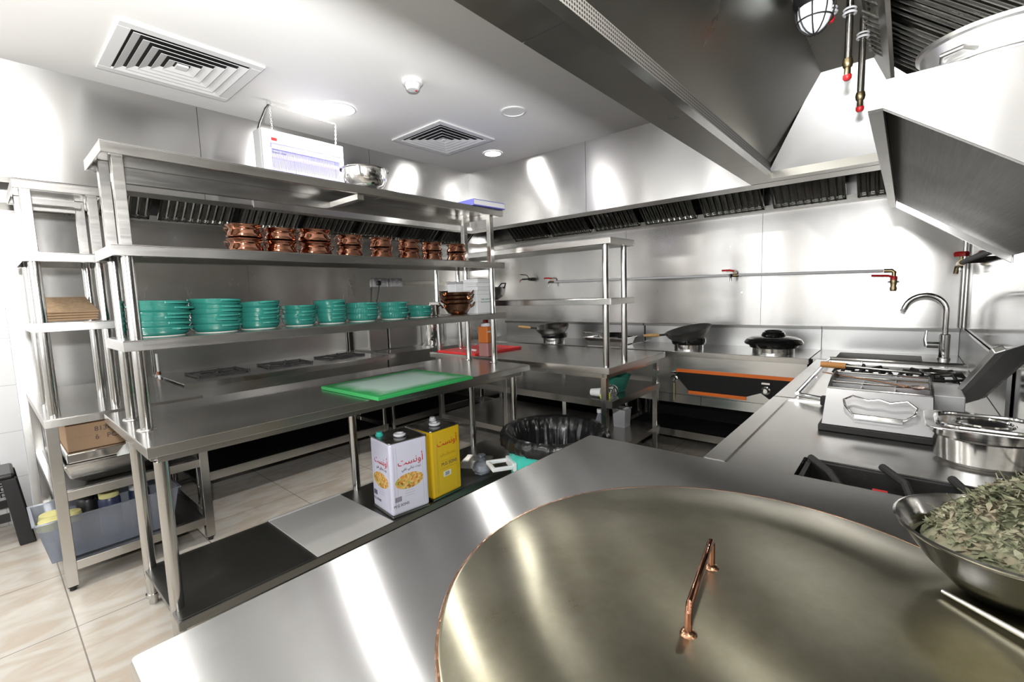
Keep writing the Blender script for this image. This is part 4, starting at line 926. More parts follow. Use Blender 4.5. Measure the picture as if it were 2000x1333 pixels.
# items by the corner of the corner table: urn, plates, little pot
t = thing('water_urn', 'tall stainless electric urn with black tap standing near the room corner', 'urn', (3.20, 3.95, 0.8605))
G().lathe([(0, 0), (0.125, 0), (0.130, 0.01), (0.130, 0.27), (0.135, 0.275), (0.135, 0.29), (0.125, 0.30), (0.115, 0.33), (0, 0.34)], (3.20, 3.90, 0.861), 40).obj('urn_body', 'tube', t, smooth=True)
G().box(3.13, 3.20, 3.755, 3.775, 0.95, 1.06).obj('control_box', 'black', t, bevel=0.004)
G().tube([(3.10, 3.785, 0.93), (3.09, 3.74, 0.93), (3.09, 3.735, 0.90)], 0.016, 10).obj('tap', 'black', t, smooth=True)
G().box(3.135, 3.185, 3.752, 3.7548, 1.02, 1.055).obj('rating_label', 'paper', t)
# plate pile and small pot stand on a two-box counter
for k, (x0_, x1_, lb) in enumerate(((2.36, 2.575, 'shorter steel box cover on the left wall counter'), (2.59, 3.03, 'longer steel box cover on the left wall counter'))):
    t = thing('steel_box', lb, 'box', ((x0_+x1_)/2+0.09, 4.12, 0.8605), 0, 'steel boxes on the left wall counter')
    G().box(x0_+0.09, x1_+0.09, 3.95, 4.24, 0.861, 1.10).obj('box_shell', 'steel', t, bevel=0.004)
    G().box(x0_+0.10, x1_+0.08, 3.944, 3.9498, 0.875, 1.085).obj('front_plate', 'hoodend', t)
for k in range(9):
    o = thing('metal_plate', 'round steel plate, number %d up in the pile behind the shelf post' % (k+1) if False else 'thin round steel plate, %s from the bottom of the pile on the corner overshelf' % ORD[k], 'plate', (2.888, 3.26, 1.3305+k*0.0105), k*0.3, 'steel plates on the corner overshelf')
    G().lathe([(0, 0.0), (0.065, 0.0), (0.083, 0.009), (0.086, 0.010), (0.082, 0.0115), (0.064, 0.0025), (0, 0.0025)], (0, 0, 0), 36).obj('plate_disc', 'chrome', o, smooth=True, local=True)
t = thing('milk_pan', 'small steel saucepan on the shelf end beside the last ribbed dishes', 'pan', (2.16, 2.62, 1.2405))
G().lathe([(0, 0), (0.058, 0.0), (0.064, 0.006), (0.064, 0.075), (0.067, 0.078), (0.061, 0.078), (0.061, 0.01), (0, 0.006)], (2.145, 2.63, 1.2405), 32).obj('pan_wall', 'tube', t, smooth=True)
G().tube([(2.195, 2.60, 1.305), (2.22, 2.59, 1.315), (2.225, 2.58, 1.29)], 0.006, 8).obj('side_lug', 'black', t, smooth=True)

# black grates on the griddle range
def trivet(x, y, z, label, rz):
    o = thing('iron_grate', label, 'grate', (x, y, z), rz, 'cast iron grates on the griddle range')
    g = G()
    for yy in (-0.13, 0.117): g.box(-0.17, 0.17, yy, yy+0.013, 0.004, 0.018)
    for xx in (-0.17, -0.01, 0.157): g.box(xx, xx+0.013, -0.117, 0.117, 0.004, 0.018)
    for k in range(6):
        a = k*PI/3+0.2; g.tube([(0.035*math.cos(a), 0.035*math.sin(a), 0.015), (0.125*math.cos(a), 0.105*math.sin(a), 0.022)], 0.007, 6)
    for xx, yy in ((-0.165, -0.125), (0.165, -0.125), (-0.165, 0.125), (0.165, 0.125)): g.cyl((xx, yy, 0.0), (xx, yy, 0.02), 0.010, 8)
    g.obj('grate_bars', 'iron', o, local=True)
    G().lathe([(0, 0.0), (0.045, 0.0), (0.045, 0.012), (0.03, 0.02), (0, 0.02)], (0, 0, 0), 20).obj('burner_cap', 'iron', o, local=True, smooth=True)
    return o
trivet(1.12, 3.86, 0.8605, 'black iron grate nearest the left rack on the griddle range', 0.05)
trivet(1.60, 3.84, 0.8605, 'black iron grate in the middle of the griddle range', -0.05)
trivet(2.09, 3.86, 0.8605, 'black iron grate on the griddle range nearest the steel boxes', 0.1)
t = thing('gas_hose', 'thin metal gas pipe with copper nut on the left wall end of the griddle range', 'pipe', (0.81, 4.0, 0.86))
G().tube([(0.815, 4.10, 1.03), (0.815, 4.10, 0.90), (0.815, 4.08, 0.75)], 0.009, 10).obj('pipe', 'plastic', t, smooth=True)
G().cyl((0.815, 4.10, 0.875), (0.815, 4.10, 0.90), 0.015, 8).obj('copper_nut', 'copper', t)

# ------------------------------------------------------------------ wall fittings
for k, (x, lb) in enumerate(((2.835, 'grey double wall socket with a black plug in it'), (3.045, 'grey double wall socket with nothing plugged in'))):
    t = thing('wall_socket', lb, 'socket', (x, WY-0.02, 1.545), 0, 'wall sockets on the left wall')
    G().box(x-0.075, x+0.075, WY-0.045, WY-0.0005, 1.50, 1.59).obj('face_plate', 'grey', t, bevel=0.004)
    for q in (-0.035, 0.035):
        g = G()
        g.box(x+q-0.004, x+q+0.004, WY-0.046, WY-0.0449, 1.548, 1.562); g.box(x+q-0.014, x+q-0.006, WY-0.046, WY-0.0449, 1.528, 1.536); g.box(x+q+0.006, x+q+0.014, WY-0.046, WY-0.0449, 1.528, 1.536)
        if k == 1 or q > 0: g.obj('pin_holes', 'paper', t)
        else: g.bm.free()
    G().box(x-0.012, x+0.012, WY-0.048, WY-0.045, 1.568, 1.584).obj('switch', 'paper', t)
t = thing('black_plug', 'black plug with its cord in the wall socket', 'plug', (2.80, WY-0.06, 1.54))
G().lathe([(0, 0), (0.028, 0), (0.026, 0.03), (0.015, 0.04), (0, 0.04)], (0, 0, 0), 18)
g = G(); g.box(2.775, 2.825, WY-0.085, WY-0.0455, 1.515, 1.565); g.obj('plug_body', 'black', t, bevel=0.012)
G().tube([(2.80, WY-0.075, 1.52), (2.79, WY-0.07, 1.45), (2.77, WY-0.05, 1.34), (2.76, WY-0.04, 1.20), (2.76, WY-0.04, 1.13)], 0.006, 8).obj('cord', 'black', t, smooth=True)
tag(G().box(3.125, WX-0.12, WY-0.022, WY-0.0005, 1.525, 1.56).obj('cable_trunking', 'hood'), 'flat grey cable trunking along the left wall by the sockets', 'trunking')

def lever_tap(x, y, z, label, red=True, d=(-1, 0), drop=0.05, name='wall_tap'):
    t = thing(name, label, 'tap', (x, y, z), 0, 'lever taps on the back wall pipe')
    G().cyl((x, y-0.035, z), (x, y+0.035, z), 0.014, 14).obj('valve_body', 'brass', t, smooth=True)
    G().tube([(x-0.004, y+0.012, z), (x-0.035, y+0.015, z), (x-0.045, y+0.016, z-0.02), (x-0.045, y+0.016, z-drop)], 0.009, 10).obj('spout', 'chrome', t, smooth=True)
    G().cyl((x, y, z), (x, y, z+0.032), 0.008, 10).obj('stem', 'brass', t, smooth=True)
    g = G(); g.tube([(x, y, z+0.034), (x-0.01, y+0.03, z+0.045), (x-0.01, y+0.10, z+0.045)], 0.008, 8); g.obj('lever', 'red' if red else 'iron', t, smooth=True)
    return t
px = WX-0.055
lever_tap(px, 3.11, 1.505, 'red lever tap at the far end of the long white wall pipe')
lever_tap(px, 1.15, 1.482, 'red lever tap halfway along the white wall pipe')
t = thing('elbow_valve', 'brass elbow valve with red lever above the sink', 'valve', (px, 0.075, 1.41))
G().tube([(px, 0.13, 1.462), (px, 0.085, 1.462), (px, 0.072, 1.450), (px, 0.072, 1.41)], 0.014, 12).obj('elbow', 'brass', t, smooth=True)
G().lathe([(0, 0), (0.018, 0), (0.022, 0.02), (0.016, 0.035), (0.020, 0.055), (0.022, 0.09), (0.015, 0.10), (0, 0.10)], (px, 0.072, 1.315), 16).obj('valve_body', 'brass', t, smooth=True)
G().tube([(px-0.016, 0.072, 1.412), (px-0.02, 0.10, 1.425), (px-0.02, 0.20, 1.43)], 0.008, 8).obj('lever', 'red', t, smooth=True)
G().cyl((px-0.002, 0.072, 1.395), (px-0.002, 0.072, 1.42), 0.021, 14).obj('red_collar', 'red', t, smooth=True)
G().cyl((px, 0.04, 1.38), (px, 0.105, 1.38), 0.006, 8).obj('wing_screw', 'chrome', t, smooth=True)
G().cyl((px, 0.072, 1.35), (WX-0.0005, 0.072, 1.35), 0.012, 10).obj('wall_stub', 'brass', t, smooth=True)
t = thing('water_pipe', 'thin white pipe running along the back wall between the red taps', 'pipe', (px, 1.6, 1.49))
G().tube([(px, 3.072, 1.504), (px, 1.19, 1.483)], 0.011, 10).obj('pipe_run', 'plastic', t, smooth=True)
G().tube([(px, 1.112, 1.482), (px, 0.132, 1.462)], 0.011, 10).obj('pipe_run', 'plastic', t, smooth=True)
g = G()
for y, z in ((2.1, 1.493), (0.6, 1.472), (2.9, 1.502)): g.cyl((px+0.008, y, z), (WX-0.0005, y, z), 0.006, 8)
g.obj('wall_clips', 'plastic', t)
t = thing('black_tap', 'dark unpainted lever tap on the back wall left of the red taps', 'tap', (4.33, 3.42, 1.55))
G().tube([(WX-0.0005, 3.42, 1.55), (4.30, 3.42, 1.55)], [0.022, 0.014], 12).obj('valve_body', 'iron', t, smooth=True)
G().tube([(4.31, 3.42, 1.55), (4.26, 3.47, 1.55), (4.25, 3.50, 1.54), (4.25, 3.51, 1.51)], 0.009, 8).obj('spout', 'chrome', t, smooth=True)
G().tube([(4.31, 3.42, 1.565), (4.30, 3.44, 1.60), (4.28, 3.52, 1.61)], 0.005, 8).obj('lever', 'iron', t, smooth=True)

# corner pipe and mixer valve on the right wall
t = thing('corner_valve', 'brass hose valve with red knob and lagged pipe on the right wall', 'valve', (3.9, RY+0.06, 1.49))
ry = RY+0.055
G().tube([(4.12, ry, 1.478), (3.98, ry, 1.485)], 0.020, 14).obj('valve_body', 'brass', t, smooth=True)
G().tube([(4.11, ry, 1.475), (4.16, ry+0.01, 1.465), (4.17, ry+0.015, 1.42)], 0.013, 10).obj('spout', 'brass', t, smooth=True)
G().cyl((4.06, ry, 1.50), (4.06, ry, 1.525), 0.009, 10).obj('stem', 'brass', t)
G().lathe([(0, 0), (0.032, 0.0), (0.034, 0.02), (0.028, 0.03), (0, 0.03)], (4.06, ry, 1.525), 14, wave=lambda j, a: 0.003*math.cos(7*a) if j else 0).obj('red_knob', 'red', t, smooth=True)
G().tube([(3.98, ry, 1.485), (3.6, ry, 1.488), (2.665, ry, 1.49)], 0.014, 14).obj('lagged_pipe', 'iron', t, smooth=True)
G().tube([(4.10, ry, 1.46), (4.02, ry+0.005, 1.435), (3.9, ry+0.005, 1.455)], 0.008, 8).obj('hose', 'chrome', t, smooth=True)
for x in (3.92, 3.5): G().cyl((x, RY+0.0005, 1.487), (x, ry+0.005, 1.487), 0.012, 10).obj('wall_bracket', 'iron', t)
tag(G().cyl((4.372, RY+0.018, 1.05), (4.372, RY+0.018, 1.98), 0.012, 12).obj('corner_pipe', 'tube', smooth=True), 'thin vertical steel pipe in the corner behind the sink tap', 'pipe')

# ------------------------------------------------------------------ sink in the back right corner
t = thing('sink_unit', 'stainless corner sink with tall splash plate beside the wok range', 'sink', (4.08, 0.1, 0))
a, b, c, d = 3.80, 4.39, -0.29, 0.49
g = G(); zt = 0.86; ix0, ix1, iy0, iy1 = 3.88, 4.24, -0.10, 0.36
for x0_, x1_, y0_, y1_ in ((a, ix0, c, d), (ix1, b, c, d), (ix0, ix1, c, iy0), (ix0, ix1, iy1, d)): g.box(x0_, x1_, y0_, y1_, zt-0.004, zt)
g.obj('rim_top', 'steel', t)
g = G(); th = 0.003
g.box(ix0, ix1, iy0, iy1, zt-0.253, zt-0.25); g.box(ix0-th, ix0, iy0, iy1, zt-0.25, zt-0.0045); g.box(ix1, ix1+th, iy0, iy1, zt-0.25, zt-0.0045); g.box(ix0, ix1, iy0-th, iy0, zt-0.25, zt-0.0045); g.box(ix0, ix1, iy1, iy1+th, zt-0.25, zt-0.0045)
g.obj('basin', 'steel', t)
G().box(b-0.02, b-0.005, c, d, zt, 1.045).obj('splash_upstand', 'hoodend', t)
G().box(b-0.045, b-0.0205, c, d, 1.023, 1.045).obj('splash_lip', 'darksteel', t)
G().box(a+0.01, a+0.014, c, d-0.01, 0.42, zt-0.005).obj('front_panel', 'steel', t)
for x in (a+0.05, b-0.06):
    for y in (c+0.05, d-0.05): G().cyl((x, y, 0), (x, y, zt-0.26 if False else 0.60), 0.019, 14).obj('leg', 'tube', t, smooth=True)
t = thing('mixer_tap', 'tall chrome gooseneck mixer tap at the corner sink', 'tap', (4.10, -0.205, 0.86))
fx, fy = 4.10, -0.205
G().lathe([(0, 0.0005), (0.034, 0.0005), (0.034, 0.012), (0.028, 0.016), (0.028, 0.165), (0.024, 0.170), (0, 0.170)], (fx, fy, 0.86), 24).obj('tap_body', 'chrome', t, smooth=True)
pts = [(fx, fy, 1.03), (fx, fy, 1.18)]+[(fx, fy+0.105-0.105*math.cos(a_), 1.18+0.105*math.sin(a_)) for a_ in [PI*i/16*0.86 for i in range(1, 17)]]
lastp = pts[-1]; pts += [(fx, lastp[1]+0.012, lastp[2]-0.03)]
G().tube(pts, 0.0155, 16).obj('gooseneck', 'chrome', t, smooth=True)
G().cyl((fx, lastp[1]+0.0125, lastp[2]-0.0315), (fx, lastp[1]+0.019, lastp[2]-0.048), 0.0145, 14).obj('aerator', 'plastic', t, smooth=True)
G().tube([(fx, fy+0.025, 0.955), (fx, fy+0.085, 0.955)], 0.021, 14).obj('valve_arm', 'chrome', t, smooth=True)
G().tube([(fx, fy+0.086, 0.945), (fx, fy+0.094, 0.99), (fx, fy+0.090, 1.05)], [0.013, 0.011, 0.006], 10).obj('lever', 'chrome', t, smooth=True)

# ------------------------------------------------------------------ right counter (two units end to end)
t = thing('griddle_counter', 'near stainless counter along the right wall with a sunken gas burner', 'counter', (1.9, 0.07, 0))
zt = 0.86; cy0, cy1 = RY+0.005, 0.452
g = G(); bx0, bx1, by0, by1 = 1.43, 1.60, -0.20, 0.215
g.box(1.412, bx0, cy0, 0.392, zt-0.02, zt-0.006); g.box(bx1, 2.40, cy0, 0.392, zt-0.02, zt-0.006); g.box(bx0, bx1, by1, 0.392, zt-0.02, zt-0.006); g.box(bx0, bx1, cy0, by0, zt-0.02, zt-0.006)
g.obj('sunken_top', 'table', t)
g = G(); g.box(1.412, 2.40, 0.392, cy1, zt-0.006, zt); g.box(1.412, 2.40, 0.392, cy1, zt-0.045, zt-0.02); g.box(2.385, 2.40, cy0, 0.392, zt-0.006, zt); g.box(1.412, 2.40, 0.3922, cy1, zt-0.02, zt-0.006); g.obj('raised_edge', 'table', t)
g = G(); g.box(bx0, bx1, by0, by1, zt-0.075, zt-0.072); g.box(bx0-0.003, bx0, by0, by1, zt-0.075, zt-0.0205); g.box(bx1, bx1+0.003, by0, by1, zt-0.075, zt-0.0205); g.box(bx0, bx1, by0-0.003, by0, zt-0.075, zt-0.0205); g.box(bx0, bx1, by1, by1+0.003, zt-0.075, zt-0.0205); g.obj('burner_well', 'iron', t)
G().box(1.42, 2.39, 0.435, 0.44, 0.42, zt-0.046).obj('front_panel', 'steel', t)
for x in (1.46, 2.35):
    for y in (0.40, -0.26): G().cyl((x, y, 0), (x, y, zt-0.046 if y > 0 else zt-0.0205), 0.019, 14).obj('leg', 'tube', t, smooth=True)
t = thing('burner_grate', 'black cast iron burner grate with worn arms sunk in the near counter', 'grate', (1.515, 0.03, zt-0.07))
g = G(); bz = zt-0.071
g.tube([(1.455, 0.10, bz+0.03), (1.50, 0.14, bz+0.066), (1.575, 0.195, bz+0.075)], 0.010, 8)
g.tube([(1.455, -0.04, bz+0.03), (1.52, -0.02, bz+0.066), (1.585, 0.03, bz+0.080)], 0.010, 8)
g.tube([(1.455, -0.15, bz+0.03), (1.52, -0.14, bz+0.066), (1.59, -0.11, bz+0.078)], 0.010, 8)
g.box(1.435, 1.452, -0.19, 0.205, bz, bz+0.035); g.box(1.583, 1.596, -0.19, 0.205, bz, bz+0.060); g.box(1.452, 1.583, 0.195, 0.207, bz, bz+0.058)
g.obj('grate_frame', 'iron', t)
for i, (x, y) in enumerate(((1.47, 0.075), (1.485, 0.03), (1.475, -0.035))):
    G().box(x-0.014, x+0.014, y-0.022, y+0.022, bz, bz+0.04).obj('burner_stub', 'grey', t, bevel=0.006)
    G().box(x-0.016, x+0.016, y-0.016, y+0.016, bz+0.0402, bz+0.045).obj('red_mark', 'red', t, bevel=0.002)

t = thing('stove_counter', 'far stainless stove counter on the right wall with a guard rail', 'counter', (3.1, 0.07, 0))
g = G(); g.box(2.415, 3.77, cy0, cy1, zt-0.045, zt-0.004); g.obj('worktop', 'table', t, bevel=0.002)
g = G(); g.box(2.415, 3.77, 0.372, cy1, zt-0.004, zt); g.box(3.70, 3.77, cy0, 0.372, zt-0.004, zt); g.obj('raised_edge', 'table', t)
G().box(2.43, 3.76, 0.435, 0.44, 0.42, zt-0.046).obj('front_panel', 'steel', t)
for x in (2.46, 3.72):
    for y in (0.40, -0.26): G().cyl((x, y, 0), (x, y, zt-0.046), 0.019, 14).obj('leg', 'tube', t, smooth=True)
g = G(); g.tube([(2.44, 0.365, zt+0.018), (3.715, 0.372, zt+0.018)], 0.009, 8); g.tube([(3.715, 0.372, zt+0.018), (3.715, cy0+0.02, zt+0.018)], 0.012, 8)
for x in (2.5, 3.1, 3.69): g.cyl((x, 0.369, zt), (x, 0.369, zt+0.012), 0.005, 6)
for y in (0.2, -0.2): g.cyl((3.715, y, zt), (3.715, y, zt+0.010), 0.006, 6)
g.obj('guard_rail', 'chrome', t, smooth=True)
G().box(2.415, 4.38, cy0, cy0+0.012, zt, 1.05).obj('splash_upstand', 'hoodend', t)
t = thing('gas_valve', 'small chrome gas valve with lever lying at the guard rail end', 'valve', (2.35, 0.27, zt))
G().tube([(2.41, 0.345, zt+0.018), (2.37, 0.28, zt+0.020), (2.36, 0.25, zt+0.020)], 0.011, 10).obj('feed_pipe', 'chrome', t, smooth=True)
G().box(2.325, 2.365, 0.225, 0.262, zt-0.003, zt+0.036).obj('valve_block', 'iron', t, bevel=0.006)
G().tube([(2.335, 0.235, zt+0.020), (2.27, 0.237, zt+0.008), (2.245, 0.24, zt+0.002)], 0.007, 8).obj('lever', 'iron', t, smooth=True)

for i, (x, y, lb) in enumerate(((3.22, 0.17, 'black iron burner grate on the far stove beside the spatula handle'), (3.22, -0.12, 'black iron burner grate on the far stove nearest the right wall'))):
    o = thing('stove_grate', lb, 'grate', (x, y, zt-0.003), 0, 'burner grates on the far stove')
    g = G()
    for k in range(8):
        a = k*PI/4; g.tube([(0.05*math.cos(a), 0.05*math.sin(a), 0.035), (0.11*math.cos(a), 0.11*math.sin(a), 0.045), (0.135*math.cos(a), 0.135*math.sin(a), 0.006)], 0.009, 6)
    g.tube(arc((0, 0, 0.022), 0.128, 0, 2*PI, 24, 'xy')[:-1], 0.007, 6, True); g.obj('grate_bars', 'iron', o, local=True)
    G().lathe([(0, 0.0005), (0.055, 0.0005), (0.05, 0.02), (0, 0.024)], (0, 0, 0), 20).obj('burner_cap', 'iron', o, local=True, smooth=True)

# open spice box with wire dividers and bail handle
t = thing('spice_box', 'bright steel spice box with open divided compartments on the right counter', 'spice box', (2.2, 0.06, zt))
q0, q1, p0, p1 = 1.965, 2.395, -0.085, 0.212   # x range, y range
g = G(); g.box(1.935, 2.40, -0.10, 0.222, zt-0.0055, zt+0.016); g.obj('dark_base', 'iron', t, bevel=0.003)
g = G().hexa([(q0-0.020, p0, 0.878), (q0-0.014, p0, 0.878), (q0-0.014, p1, 0.878), (q0-0.020, p1, 0.878), (2.068, p0, 0.985), (2.074, p0, 0.985), (2.074, p1, 0.985), (2.068, p1, 0.985)]); g.obj('sloped_front', 'satin', t)
for y in (p0, p1-0.004):
    arcp = [(q0-0.018, 0.878), (q1, 0.878), (q1, 1.0), (2.35, 1.012), (2.28, 1.016), (2.18, 1.010), (2.074, 0.987)]
    G().prism(arcp, 'y', y, y+0.004).obj('side_plate', 'darksteel', t)
g = G(); g.box(q0+0.03, q1, p0+0.004, p1-0.004, 0.878, 0.90); g.box(q1-0.004, q1, p0+0.004, p1-0.004, 0.90, 0.995); g.obj('inner_tray', 'satin', t)
g = G()
for x, z in ((2.19, 0.985), (2.31, 0.985)): g.box(x, x+0.004, p0+0.005, p1-0.005, 0.90, z)
for k in (1, 2):
    y = p0+(p1-p0)*k/3; g.box(2.08, q1-0.005, y, y+0.003, 0.90, 0.98)
g.obj('divider', 'satin', t)
g = G()
for x, z in ((2.076, 0.988), (2.19, 0.992), (2.31, 0.995), (2.39, 1.0)): g.tube([(x, p0+0.002, z), (x, p1-0.002, z)], 0.0032, 8)
g.obj('wire_rail', 'chrome', t, smooth=True)
G().box(2.12, 2.395, p0-0.082, p0-0.002, 0.878, 0.985).obj('end_compartment', 'satin', t, bevel=0.003)
yc = 0.055
hpts = [(yc+0.095, 0.955), (yc+0.10, 0.972), (yc+0.075, 0.986), (yc+0.03, 0.976), (yc, 0.982), (yc-0.03, 0.974), (yc-0.075, 0.984), (yc-0.10, 0.966), (yc-0.095, 0.945), (yc-0.07, 0.927), (yc+0.07, 0.929)]
g = G().tube([(1.948+(z-0.878)*0.82-0.016, y, z-0.012) for y, z in hpts], 0.004, 8, True); g.obj('bail_handle', 'chrome', t, smooth=True)
G().hexa([(1.962, yc-0.065, 0.908), (1.9655, yc-0.065, 0.903), (1.9655, yc+0.065, 0.903), (1.962, yc+0.065, 0.908), (1.968, yc-0.065, 0.919), (1.976, yc-0.065, 0.916), (1.976, yc+0.065, 0.916), (1.968, yc+0.065, 0.919)]).obj('handle_plate', 'mirror', t)
SPM = [('red_chilli', (0.45, 0.06, 0.02)), ('white_salt', (0.72, 0.70, 0.66)), ('brown_spice', (0.25, 0.13, 0.06)), ('turmeric', (0.62, 0.38, 0.03)), ('grey_pepper', (0.30, 0.28, 0.25)), ('green_spice', (0.28, 0.28, 0.12)), ('orange_paprika', (0.55, 0.16, 0.02)), ('cream_powder', (0.66, 0.60, 0.48)), ('dark_spice', (0.12, 0.08, 0.05))]
n_ = 0
for i, (xa, xb) in enumerate(((2.078, 2.188), (2.196, 2.308), (2.316, 2.389))):
    for j in range(3):
        ya = p0+0.006+(p1-p0)*j/3; yb = ya+(p1-p0)/3-0.011
        nm, col = SPM[(i*3+j*2) % 9]; M[nm] = M.get(nm) or plain(nm, col, 0.85, var=0.2, scale=150)
        o = G().box(xa, xb, ya, yb, 0.9005, 0.925).obj('spice_powder', nm, bevel=0.006)
        tag(o, 'ground spice filling the %s compartment, %s row of the spice box' % (('right', 'middle', 'left')[j], ('front', 'centre', 'rear')[i]), 'spice', 'spices in the spice box', kind='stuff'); n_ += 1
t = thing('wooden_handled_skimmer', 'skimmer with orange wooden handle resting across the spice box', 'skimmer', (2.38, 0.0, 1.006))
G().tube([(2.42, 0.275, 1.024), (2.42, 0.185, 1.022)], [0.013, 0.0135], 14).obj('wooden_grip', 'orangewood', t, smooth=True)
G().tube([(2.42, 0.185, 1.022), (2.415, 0.02, 1.015), (2.41, -0.06, 1.012)], 0.0045, 8).obj('steel_shank', 'chrome', t, smooth=True)
G().lathe([(0, 0), (0.035, 0.003), (0.052, 0.014), (0.050, 0.016), (0.034, 0.006), (0, 0.003)], (2.40, -0.105, 1.012), 24).obj('skimmer_head', 'darksteel', t, smooth=True)
t = thing('steel_spoon', 'long thin spoon lying in the spice box compartments', 'spoon', (2.22, 0.05, 0.99))
G().tube([(2.32, 0.255, 1.004), (2.25, 0.10, 0.998), (2.18, -0.02, 0.996)], 0.003, 8).obj('spoon_stem', 'bronze', t, smooth=True)
G().lathe([(0, 0), (0.018, 0.003), (0.026, 0.010), (0.0, 0.006)], (2.165, -0.045, 0.990), 16, 1.3, 0.8).obj('spoon_bowl', 'bronze', t, smooth=True)
t = thing('lidded_pan', 'deep round cornered steel pan with a recessed lid on the right counter', 'pan', (1.80, -0.17, zt-0.006))
pc = (1.83, -0.185)
g = G().lathe([(0, 0.0), (0.088, 0.0), (0.098, 0.010), (0.103, 0.075), (0.110, 0.082), (0.111, 0.108), (0.106, 0.108), (0.100, 0.08), (0.094, 0.012), (0, 0.006)], (pc[0], pc[1], zt-0.0055), 48, 0.95, 1.05); g.obj('pan_body', 'tube', t, smooth=True)
def rrect(cx, cy, a, b, r, n=6):
    out = []
    for sx_, sy_, a0 in ((1, 1, 0), (-1, 1, PI/2), (-1, -1, PI), (1, -1, 1.5*PI)):
        for i in range(n+1):
            q = a0+PI/2*i/n; out.append((cx+sx_*(a-r)+r*math.cos(q), cy+sy_*(b-r)+r*math.sin(q)))
    return out
g = G().prism(rrect(pc[0], pc[1], 0.118, 0.128, 0.035), 'z', zt+0.1035, zt+0.109); g.obj('lid_flange', 'mirror', t, bevel=0.002)
g = G(); rp = rrect(pc[0], pc[1], 0.092, 0.100, 0.05)
g.tube([(x, y, zt+0.1095) for x, y in rp], 0.006, 8, True); g.tube([(pc[0]+0.055*math.cos(a), pc[1]+0.06*math.sin(a), zt+0.1095) for a in [2*PI*i/28 for i in range(28)]], 0.004, 6, True); g.obj('lid_pressing', 'chrome', t, smooth=True)
G().tube([(pc[0]+0.02, pc[1]-0.09, zt+0.112), (pc[0]+0.05, pc[1]-0.105, zt+0.122), (pc[0]-0.03, pc[1]-0.11, zt+0.122), (pc[0]-0.05, pc[1]-0.095, zt+0.112)], 0.006, 8).obj('lid_handle', 'chrome', t, smooth=True)
# tray propped against the right wall
t = thing('propped_tray', 'long bright steel tray with raised sides slanting up behind the lidded pan', 'tray', (2.60, -0.205, zt))
tb = Vector((2.60, -0.205, zt+0.012)); tu = Vector((-0.72, -0.055, 0.32)).normalized(); tw = Vector((-0.06, 0.075, -0.02)); tw = (tw-tu*tw.dot(tu)).normalized(); tn = tu.cross(tw)
if tn.z < 0: tn = -tn
def slant(s0, s1, w0, w1, d0, d1):
    P = lambda s_, w_, d_: tuple(tb+tu*s_+tw*w_+tn*d_)
    return [P(s0, w0, d0), P(s1, w0, d0), P(s1, w1, d0), P(s0, w1, d0), P(s0, w0, d1), P(s1, w0, d1), P(s1, w1, d1), P(s0, w1, d1)]
G().hexa(slant(0, 0.80, -0.045, 0.045, 0, 0.003)).obj('tray_floor', 'satin', t)
for a, b in ((-0.065, -0.045), (0.045, 0.072)): G().hexa(slant(0, 0.80, a, b, 0, 0.018)).obj('raised_side', 'alu', t, bevel=0.003)

# ------------------------------------------------------------------ wall box with sloping underside and pot, upper right
t = thing('sloped_wall_box', 'steel wall shelf box with sloping underside at the upper right', 'shelf box', (1.9, -0.15, 1.5))
ya, yb, zA, zB = 0.070, RY+0.002, 1.70, 1.75
X0, X1 = 1.134, 2.66
sl = 0.735
zw = zA-(0.05-yb)*sl
prof = [(ya, zA), (ya, zB), (yb, zB), (yb, zw), (0.048, zA)]
for xa, xb in ((X0, X0+0.016), (X1-0.016, X1)): G().prism(prof, 'x', xa, xb).obj('end_plate', 'fascia', t, bevel=0.001)
G().box(X0+0.016, X1-0.016, yb, ya, zB-0.004, zB).obj('top_sheet', 'steel', t)
G().box(X0+0.016, X1-0.016, ya-0.022, ya, zA, zB-0.004).obj('front_lip', 'hood', t)
n0 = 0.03
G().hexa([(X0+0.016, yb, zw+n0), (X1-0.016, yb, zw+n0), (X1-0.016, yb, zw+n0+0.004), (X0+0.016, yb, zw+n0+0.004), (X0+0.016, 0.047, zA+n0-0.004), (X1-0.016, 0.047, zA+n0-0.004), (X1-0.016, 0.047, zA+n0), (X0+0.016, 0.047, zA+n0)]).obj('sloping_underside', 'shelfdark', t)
t = thing('aluminium_pan', 'large round aluminium pan on top of the sloped wall box', 'pan', (1.46, -0.131, 1.7505))
pp = (1.46, -0.131, 1.7505)
G().lathe([(0, 0.0), (0.108, 0.0), (0.118, 0.010), (0.124, 0.070), (0.127, 0.072), (0.127, 0.077), (0.124, 0.079), (0.130, 0.120), (0.137, 0.123), (0.137, 0.131), (0.128, 0.131), (0.120, 0.075), (0.113, 0.014), (0, 0.008)], pp, 64).obj('pan_wall', 'alu', t, smooth=True)
G().tube([(pp[0]-0.118, pp[1]+0.045, 1.835), (pp[0]-0.135, pp[1]+0.065, 1.838), (pp[0]-0.115, pp[1]+0.095, 1.838), (pp[0]-0.085, pp[1]+0.095, 1.835)], 0.005, 8).obj('loop_handle', 'alu', t, smooth=True)

